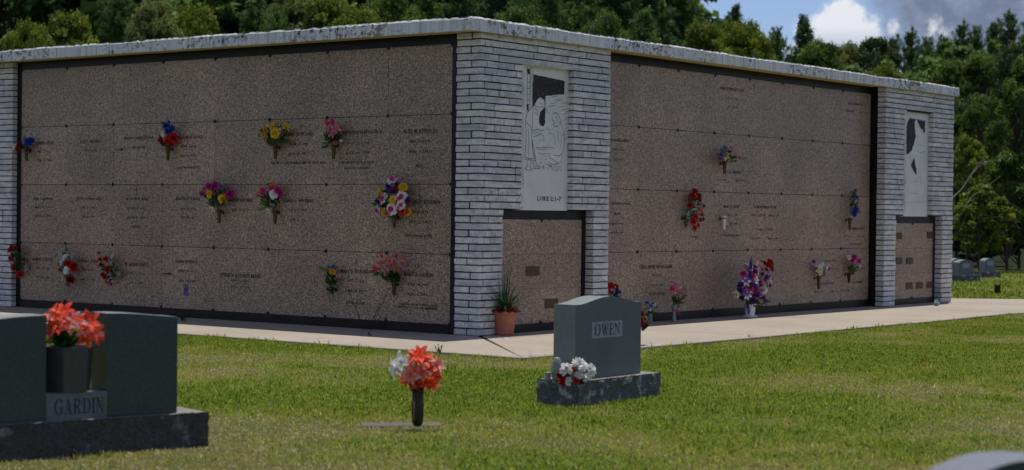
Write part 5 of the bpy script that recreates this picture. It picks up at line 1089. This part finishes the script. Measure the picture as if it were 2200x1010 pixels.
def pine(seed, n_leaf, mat, whorls=17, width=.27, base=.12, leaf=.016, droop=.15, power=.75):
    global rng; rng = np.random.default_rng(seed); rg = random.Random(seed)
    tr = MB(); tr.tube([(0, 0, 0), (0, 0, .5), (.004, 0, .97)], [.018, .011, .002], 7)
    cs = []; nn = []; tn = []; tot = 0; brs = []
    for w_ in range(whorls):
        z = base+(.985-base)*(min(1, (w_+1+rg.uniform(-.3, .3))/whorls))**.62; f_ = max(.03, 1-(z-base)/(1-base)); L0 = width*f_**power
        for k in range(rg.choice((4, 5, 6))):
            th = rg.uniform(0, 6.283); ln = L0*rg.uniform(.55, 1.2)
            up = .35*(1-f_)+.10-droop*f_+rg.uniform(-.1, .15); brs.append((z, th, ln, up)); tot += ln
    for z, th, ln, up in brs:
        m_ = max(26, int(n_leaf*ln/tot)); d = np.array([math.cos(th), math.sin(th), up]); sd_ = np.array([-math.sin(th), math.cos(th), 0])
        tr.tube([(0, 0, z), tuple(np.array([0, 0, z])+d*ln*.9)], [.004, .001], 4)
        nt_ = max(5, int(ln/.010)); tu = rng.random((nt_, 1))**.7; off = rng.normal(0, 1, (nt_, 1))*.22*ln*(1.15-tu); tips = np.array([0, 0, z])+d*(tu*ln*1.0)+sd_*off+np.array([0, 0, 1])*rng.normal(.006, .008, (nt_, 1))
        idx = rng.integers(0, nt_, m_); cs.append(tips[idx]+rng.normal(0, 1, (m_, 3))*np.array([.0085, .0085, .005])); nn.append(rng.normal(0, .5, (m_, 3))+np.array([0, 0, .8]))
        tn.append(np.clip(.45+.12*rng.normal()+.17*rng.normal(0, 1, m_), 0, 1))
    return tr, leaf_mesh('crown', np.vstack(cs), np.vstack(nn), leaf, mat, np.concatenate(tn), aspect=.28, jit=.9)
PROTO = {}
def proto(kind):
    if kind in PROTO: return PROTO[kind]
    b_, mt, sd_ = kind
    if b_ == 'broad': tr, me = broadleaf(sd_, 30000, LF[mt], 92, leaf=.0105)
    elif b_ == 'round': tr, me = broadleaf(sd_, 30000, LF[mt], 100, leaf=.0105, shape=1.25, base=.10)
    elif b_ == 'pine': tr, me = pine(sd_, 30000, LF[mt], whorls=30, width=.30, power=.62, leaf=.0095)
    elif b_ == 'slim': tr, me = pine(sd_, 18000, LF[mt], whorls=26, width=.2, base=.2, leaf=.009)
    elif b_ == 'bushy': tr, me = pine(sd_, 34000, LF[mt], whorls=27, width=.36, base=.08, power=.5, leaf=.0095)
    tm = bpy.data.meshes.new('trunk'); tm.from_pydata(tr.v, [], tr.f); tm.materials.append(M['bark']); tm.polygons.foreach_set('use_smooth', [True]*len(tr.f)); PROTO[kind] = (tm, me); return PROTO[kind]
def tree(kind, px, top, D, wpx, label, name=None, base_extra=0, group='trees behind the mausoleum', minh=6):
    tp = dep(px, top, D); gz = float(hill_h(tp.x, tp.y))-.1
    h_ = max(2.0, (tp.z-gz)); wd = wpx*D/FPX
    unitw = {'broad': .72, 'round': .9, 'pine': .48, 'slim': .31, 'bushy': .64}[kind[0]]
    s_ = wd/unitw
    if s_ < h_*.45: s_ = h_*.45
    nm = name or ('pine_tree' if kind[0] in ('pine', 'slim', 'bushy') else 'broadleaf_tree')
    rt = empty(nm, (tp.x, tp.y, gz), rnd.uniform(0, 6.28), label=label, cat='pine tree' if nm == 'pine_tree' else 'tree', group=group)
    tm, me = proto(kind)
    for n_, mm in (('trunk', tm), ('crown', me)):
        o = bpy.data.objects.new(n_, mm); C.objects.link(o); o.parent = rt; o.scale = (s_, s_, h_/.985)
    return rt
P1, P2, P3 = ('pine', 'pine', 1), ('pine', 'pineblue', 2), ('bushy', 'pine', 3); P4 = ('bushy', 'pineblue', 4); S1 = ('slim', 'pineblue', 5)
G1, G2_, Y1, Y2, K1, K2, A1 = ('broad', 'green', 21), ('broad', 'green', 22), ('round', 'yellow', 23), ('broad', 'yellow', 24), ('round', 'dark', 25), ('broad', 'dark', 26), ('broad', 'pale', 27)
T = [
 # kind, px, top y, distance, width px, label
 (Y1, 60, 58, 66, 190, 'yellow-green broadleaf tree low over the far left end of the roof'),
 (Y2, 150, 42, 70, 170, 'yellow-green broadleaf tree second from the left above the roof'),
 (K1, 30, -60, 86, 260, 'dark broadleaf tree filling the top left corner'),
 (K2, 175, -70, 90, 260, 'dark broadleaf tree with a deep shadowed gap, right of the top left corner'),
 (P3, 258, -20, 74, 190, 'soft feathery green pine above the roof, leftmost of the pines'),
 (A1, 330, 18, 68, 130, 'pale green broadleaf tree beside the leftmost feathery pine'),
 (Y1, 415, 24, 72, 200, 'wide yellow-green tree over the peeling patch of the roof edge'),
 (K1, 330, -90, 96, 280, 'tall dark crown behind the pale green tree at the upper left'),
 (K2, 470, -60, 94, 240, 'tall dark crown between the wide yellow-green tree and the twin pines'),
 (P1, 545, -10, 76, 190, 'green pine left of the twin, with drooping plumes, above the yellow lilies'),
 (P3, 600, 35, 70, 160, 'short bushy pine just above the roof edge over the yellow lilies'),
 (A1, 640, -20, 82, 190, 'pale grey-green tree reaching the top edge left of centre'),
 (Y2, 705, 8, 72, 180, 'bright yellow-green tree standing over the left wall, left of the mottled one'),
 (Y1, 770, 30, 68, 160, 'low bright yellow-green round tree over the left wall'),
 (G1, 835, -5, 74, 200, 'mottled mid-green tree above the large round bouquet'),
 (P1, 920, -25, 78, 190, 'mid-green pine over the right end of the left wall'),
 (K1, 760, -90, 100, 280, 'dark tall crown behind the yellow-green trees left of centre'),
 (K2, 900, -100, 100, 280, 'dark tall crown behind the mid-green pine left of the roof corner'),
 (P4, 1000, -20, 80, 190, 'dark bluish pine directly above the roof corner'),
 (P2, 1075, -40, 82, 190, 'tall bluish pine just right of the roof corner'),
 (G2_, 1120, 25, 70, 180, 'mid-green broadleaf tree low over the near pier'),
 (P3, 1190, -30, 80, 200, 'green bushy pine above the carved panel'),
 (P1, 1265, -20, 78, 170, 'narrow green pine above the right edge of the near pier'),
 (P4, 1330, -60, 84, 230, 'dark bluish bushy pine over the start of the right wall'),
 (P4, 1400, -50, 86, 210, 'large bluish pine just left of the open sky'),
 (P3, 1462, -8, 88, 200, 'big green pine whose right side stands against the sky'),
 (P1, 1385, 30, 76, 170, 'green pine low behind the roof left of the open sky'),
 (G1, 1300, 45, 72, 160, 'mid-green broadleaf tree peeping low over the start of the right wall'),
 (Y2, 1510, 62, 76, 130, 'small yellow-green tree just over the roof where the sky opens'),
 (P1, 1580, 22, 92, 120, 'pine tip rising above the yellow-green tree against the sky'),
 (Y1, 1600, 58, 80, 170, 'yellow-green rounded tree right of the sky opening'),
 (P3, 1668, 78, 84, 120, 'short dark pine between the yellow-green tree and the slim pine'),
 (P2, 1727, 46, 90, 120, 'slim pointed pine standing out in front of the white cloud'),
 (G2_, 1765, 95, 84, 110, 'small round green tree right of the slim pointed pine'),
 (A1, 1815, 106, 96, 120, 'low pale green tree under the white cloud'),
 (K2, 1880, 86, 96, 140, 'dark green broad tree right of the white cloud'),
 (P4, 1955, 80, 100, 110, 'bluish pine with a forked looking top above the far pier'),
 (P4, 1918, 95, 96, 110, 'short dark pine squeezed left of the forked looking one'),
 (P3, 1995, 96, 92, 120, 'bushy pine above the right end of the roof'),
 (Y1, 1900, 150, 76, 110, 'bright low yellow-green bush-like tree touching the roof above the far pier'),
 (P4, 2030, 92, 104, 100, 'narrow bluish pine just beyond the right end of the roof'),
 (P4, 2066, 64, 108, 110, 'tall pine on the right hillside, left of the other tall ones'),
 (P3, 2100, 70, 108, 100, 'second tall pine on the right hillside, counting from the left'),
 (P4, 2135, 60, 104, 110, 'third tall pine on the right hillside, slightly taller than its left neighbour'),
 (P4, 2172, 42, 100, 120, 'tallest dark pine at the upper right'),
 (P1, 2210, 48, 98, 120, 'pine cut by the right edge of the picture near the top'),
 (G1, 2050, 140, 84, 140, 'mid-green tree behind the right end of the roof'),
 (G2_, 2110, 120, 80, 150, 'leafy green tree below the tall right hillside pines'),
 (K1, 2185, 105, 74, 170, 'large dark green tree at the right edge under the pines'),
 (K2, 2060, 225, 62, 120, 'rounded dark green tree touching the right end pier'),
 (G1, 2110, 212, 58, 130, 'rounded leafy green tree right of the end pier'),
]
for k_, px, top, D, wp_, lb in T: tree(k_, px, top, D, wp_, lb)
# nearer big-leaved trees at the right edge
def near_tree(px, top, D, wpx, seed, mat, n, leaf, label, clumps=70, shape=1.25, base=.02, name='broadleaf_tree'):
    tp = dep(px, top, D); h_ = tp.z; wd = wpx*D/FPX; tr, me = broadleaf(seed, n, LF[mat], clumps, leaf/h_, shape, base)
    rt = empty(name, (tp.x, tp.y, -.04), 0, label=label, cat='tree' if 'tree' in name else 'shrub', group='trees beside the far lawn'); s_ = wd/(.72*shape)
    tm = bpy.data.meshes.new('trunk'); tm.from_pydata(tr.v, [], tr.f); tm.materials.append(M['bark'])
    for n_, mm in (('trunk', tm), ('crown', me)):
        o = bpy.data.objects.new(n_, mm); C.objects.link(o); o.parent = rt; o.scale = (s_, s_, h_/.985)
    return rt
near_tree(2215, 120, 47, 190, 31, 'green', 22000, .085, 'big-leaved green tree overhanging the far lawn at the right edge')
near_tree(2165, 330, 46, 150, 32, 'green', 14000, .08, 'leafy green shrub under the big tree at the right edge', name='shrub')
near_tree(2080, 292, 50, 110, 33, 'yellow', 11000, .06, 'yellowish shrub with fine leaves beside the right end pier', name='shrub')
near_tree(2105, 400, 45, 130, 34, 'yellow', 12000, .055, 'olive-yellow shrub drooping over the far headstones', name='shrub')
near_tree(2040, 330, 54, 90, 35, 'dark', 9000, .08, 'dark shrub half hidden behind the right end pier', name='shrub')
near_tree(2190, 440, 49, 150, 36, 'dark', 12000, .08, 'dark low shrub in the shade at the right edge', name='shrub')
near_tree(2110, 480, 52, 150, 37, 'dark', 12000, .08, 'dark shrub in the deep shade above the far headstones', name='shrub')
near_tree(2260, 420, 48, 150, 38, 'dark', 9000, .08, 'dark shrub cut by the right edge above the lawn', name='shrub')
# bare dead branches
rt_p = dep(2085, 480, 45.0); b = MB()
def br(l, r0, D=44.5):
    pts = [dep(x, y, D+i*.15)-rt_p for i, (x, y) in enumerate(l)]; n_ = len(pts); b.tube(pts, [r0*.6*(1-.8*i/(n_-1)) for i in range(n_)], 5)
for l, r0 in (([(2040, 430), (2065, 408), (2085, 378), (2102, 352), (2122, 338)], .035), ([(2085, 378), (2110, 350), (2130, 345), (2150, 346)], .015), ([(2050, 480), (2090, 420), (2110, 408), (2128, 395), (2150, 378)], .03), ([(2055, 450), (2075, 436), (2095, 415)], .018), ([(2100, 470), (2125, 436), (2160, 430), (2190, 448)], .022), ([(2160, 430), (2155, 420)], .01),
              ([(2116, 432), (2135, 436), (2160, 430)], .012), ([(2110, 470), (2150, 465), (2192, 478)], .018), ([(2150, 465), (2172, 462)], .008), ([(2060, 500), (2085, 440), (2100, 425)], .015)): br(l, r0)
o = b.build('dead_branches', M['bark_pale'], loc=rt_p); tag(o, 'bare grey dead branches sticking out over the far lawn', 'dead branches')

# far wooded hillside that reads as one mass
def forest_mass():
    vs = []; tn = []; rg = random.Random(77); lite = {}
    for nm, k_ in (('a', 0), ('b', 1), ('c', 2)):
        _, me = (pine(90+k_, 2600, LF['pineblue'], whorls=13, width=.30, leaf=.030) if k_ < 2 else broadleaf(95, 3000, LF['dark'], 34, leaf=.034, base=.1))
        n_ = len(me.vertices); a = np.empty(n_*3, np.float32); me.vertices.foreach_get('co', a); tt = np.empty(len(me.polygons), np.float32); me.attributes['tone'].data.foreach_get('value', tt); lite[k_] = (a.reshape(-1, 3), tt)
    for row in range(6):
        D = 92+row*13
        n_ = 40
        for i in range(n_):
            px = -260+2760*(i+rg.uniform(-.4, .4))/n_
            x = (px-1100)/FPX*D; gz = float(hill_h(x, D))
            if 1480 < px < 2000 and row > 2: continue
            top_ang = 60 if px < 1440 else 150
            h_ = rg.uniform(13, 18) if px < 1450 else rg.uniform(8, 9.6)
            if px > 1990: h_ = rg.uniform(8.2, 10)
            if px > 1450:
                zmax = CAMZ+(455-(118 if px < 2000 else 84))/FPX*D; h_ = min(h_, zmax-gz)
                if h_ < 3: continue
            k_ = rg.choice((0, 1, 2)); a, tt = lite[k_]; th = rg.uniform(0, 6.28); w_ = h_*rg.uniform(.75, 1.0); c_, s_ = math.cos(th), math.sin(th)
            q = np.empty_like(a); q[:, 0] = (a[:, 0]*c_-a[:, 1]*s_)*w_+x; q[:, 1] = (a[:, 0]*s_+a[:, 1]*c_)*w_+D+rg.uniform(-6, 6); q[:, 2] = a[:, 2]*h_+gz-.2
            vs.append(q); tn.append(np.clip(tt+rg.gauss(0, .1), 0, 1))
    v = np.vstack(vs); t_ = np.concatenate(tn); me = quad_mesh('wooded_hillside', v, len(v)//4, LF['pine'], t_)
    o = bpy.data.objects.new('wooded_hillside', me); C.objects.link(o); tag(o, 'dark mixed forest covering the hillside behind the mausoleum', 'forest', kind='stuff')
forest_mass()

# ================================================================== lawn grass
def vnoise(x, y, s_, seed):
    r_ = np.random.default_rng(seed); g_ = r_.random((256, 256)); X_ = x*s_; Y_ = y*s_; xi = np.floor(X_).astype(int); yi = np.floor(Y_).astype(int); fx = X_-xi; fy = Y_-yi; fx = fx*fx*(3-2*fx); fy = fy*fy*(3-2*fy)
    a = g_[xi % 256, yi % 256]; b_ = g_[(xi+1) % 256, yi % 256]; c_ = g_[xi % 256, (yi+1) % 256]; d_ = g_[(xi+1) % 256, (yi+1) % 256]
    return (a*(1-fx)+b_*fx)*(1-fy)+(c_*(1-fx)+d_*fx)*fy
def uv_np(x, y):
    px_, py_ = x-P0.x, y-P0.y; return px_*dR.x+py_*dR.y, px_*dL.x+py_*dL.y
def lawn(n, y0, y1, spread, hgt, wid, seed, dens_pow=1.0):
    r_ = np.random.default_rng(seed)
    y = np.sqrt(y0*y0+(y1*y1-y0*y0)*r_.random(n)) ; x = (r_.random(n)*2-1)*spread*y
    u, v = uv_np(x, y); edge = .05*(vnoise(u, v, 5, 3)-.5)+.03*(vnoise(u, v, 19, 4)-.5)
    on_walk = (u > -1.97-edge) & (v > -2.32-edge-np.clip((u-9.9)*.12, 0, .9)) & (u < 13.3)
    on_walk |= (u >= 12.7) & (u < 30) & (v > -2.6-(u-14)*.30) & (v < -1.0-(u-13.6)*.33)
    keep = ~on_walk | ((u > 13.35) & (v > -.8))
    keep &= ~((u > 13.3) & (v < -.5) & (v > -2.6-(u-14)*.3) & (v < -.9-(u-13.6)*.3))
    # stones
    for f_, (a0, a1, b0, b1) in ((HS, (-.01, 1.05, -.01, .36)), (G2, (-.01, GL+.01, -.01, .37)), (Frame(gnd(862, 903), .12), (-.21, .21, -.05, .09))):
        dx = x-f_.o.x; dy = y-f_.o.y; a = dx*f_.X.x+dy*f_.X.y; b_ = dx*f_.Y.x+dy*f_.Y.y; keep &= ~((a > a0) & (a < a1) & (b_ > b0) & (b_ < b1))
    dry = vnoise(x, y, .55, 5)*.55+vnoise(x, y, 1.7, 6)*.3+vnoise(x, y, 5, 7)*.15
    dry = dry + .16*np.exp(-((u-.5-0*x)**2)/60)*0
    # paler worn stretches: near the camera, round the marker and between marker and base
    dry = dry + .12*sstep(13.6, 10.4, y) + .14*np.exp(-(((x+.75)/.9)**2+((y-11.55)/.45)**2)) + .17*np.exp(-(((x-2.9)/1.4)**2+((y-14.2)/.8)**2)) + .10*np.exp(-(((x-.7)/.9)**2+((y-12.35)/.35)**2))
    dry = dry - .10*sstep(14.5, 17, y)
    keep &= r_.random(n) < np.clip(1.25-dry*.75, .3, 1)
    x, y, dry, edge, u, v = x[keep], y[keep], dry[keep], edge[keep], u[keep], v[keep]; n = len(x)
    z = -.035+hill_h(x, y)
    th = r_.random(n)*6.283; lean = np.abs(r_.normal(.5, .6, n)); ej = np.exp(-np.minimum(np.abs(np.where(v > -2.2, u+2.0, v+2.34)), 1)*9)*((v > -2.6) & (u < 14) ); h_ = hgt*(1+2.0*ej*vnoise(u, v, 9, 14)**1.5*(r_.random(n) < .5))*r_.uniform(.5, 1.3, n)*(1-.45*sstep(.5, .75, dry))*(1+.8*(vnoise(x, y, 7.3, 8)-.5)); w_ = wid*r_.uniform(.6, 1.4, n)*(1+.35*np.clip((y-10)/12, 0, 3))
    ca, sa = np.cos(th), np.sin(th); fa = r_.random(n)*6.283; ax = np.cos(fa)*w_*.5; ay = np.sin(fa)*w_*.5
    V = np.empty((n, 4, 3)); mx_, my_ = ca*lean*h_*.35, sa*lean*h_*.35
    V[:, 0] = np.stack([x-ax, y-ay, z], 1); V[:, 1] = np.stack([x+ax, y+ay, z], 1)
    cl = 1/np.sqrt(1+lean**2)
    V[:, 2] = np.stack([x+ax*.8+mx_*1.1, y+ay*.8+my_*1.1, z+h_*.62*cl], 1); V[:, 3] = np.stack([x+ca*lean*h_*.9*cl, y+sa*lean*h_*.9*cl, z+h_*cl], 1)
    g_ = sstep(.46, .70, dry+r_.normal(0, .07, n)); clump = vnoise(x, y, 26, 9)*.5+vnoise(x, y, 60, 10)*.5; tone = np.clip(g_*.55+r_.normal(.245, .14, n)+(clump-.5)*.45, 0, 1)
    wht = r_.random(n) < .0018; tone[wht] = 1.0
    return V.reshape(-1, 3), n, tone
t = NT('grass_blades'); a = t.attr('tone')
c = t.ramp(a, [(0, (.06, .11, .008)), (.1, (.15, .23, .015)), (.22, (.31, .45, .04)), (.40, (.50, .58, .09)), (.62, (.56, .50, .14)), (.9, (.62, .52, .22)), (1.0, (.75, .75, .5))])
t.set(Base_Color=c, Roughness=.55, Specular_IOR_Level=.15); tr_ = t.n.new('ShaderNodeBsdfTranslucent'); t.l(c, tr_.inputs[0]); mx = t.n.new('ShaderNodeMixShader'); mx.inputs[0].default_value = .35
t.l(t.b.outputs[0], mx.inputs[1]); t.l(tr_.outputs[0], mx.inputs[2]); t.l(mx.outputs[0], t.out.inputs[0]); M['grass'] = t.m
for nm, (n_, y0, y1, sp_, hg, wd, sd_) in {'lawn_grass': (1300000, 8.4, 27.5, .36, .025, .0080, 1), 'far_lawn_grass': (160000, 26, 47, .42, .06, .016, 2), 'near_lawn_grass': (90000, 3.5, 8.6, .5, .036, .007, 3)}.items():
    V, n_, tone = lawn(n_, y0, y1, sp_, hg, wd, sd_)
    me = quad_mesh(nm, V, n_, M['grass'], tone); o = bpy.data.objects.new(nm, me); C.objects.link(o); tag(o, {'lawn_grass': 'mown green and straw-coloured lawn grass in front of the sidewalk', 'far_lawn_grass': 'sunlit lawn grass past the right end of the building', 'near_lawn_grass': 'blurred lawn grass closest to the camera'}[nm], 'grass', kind='stuff')
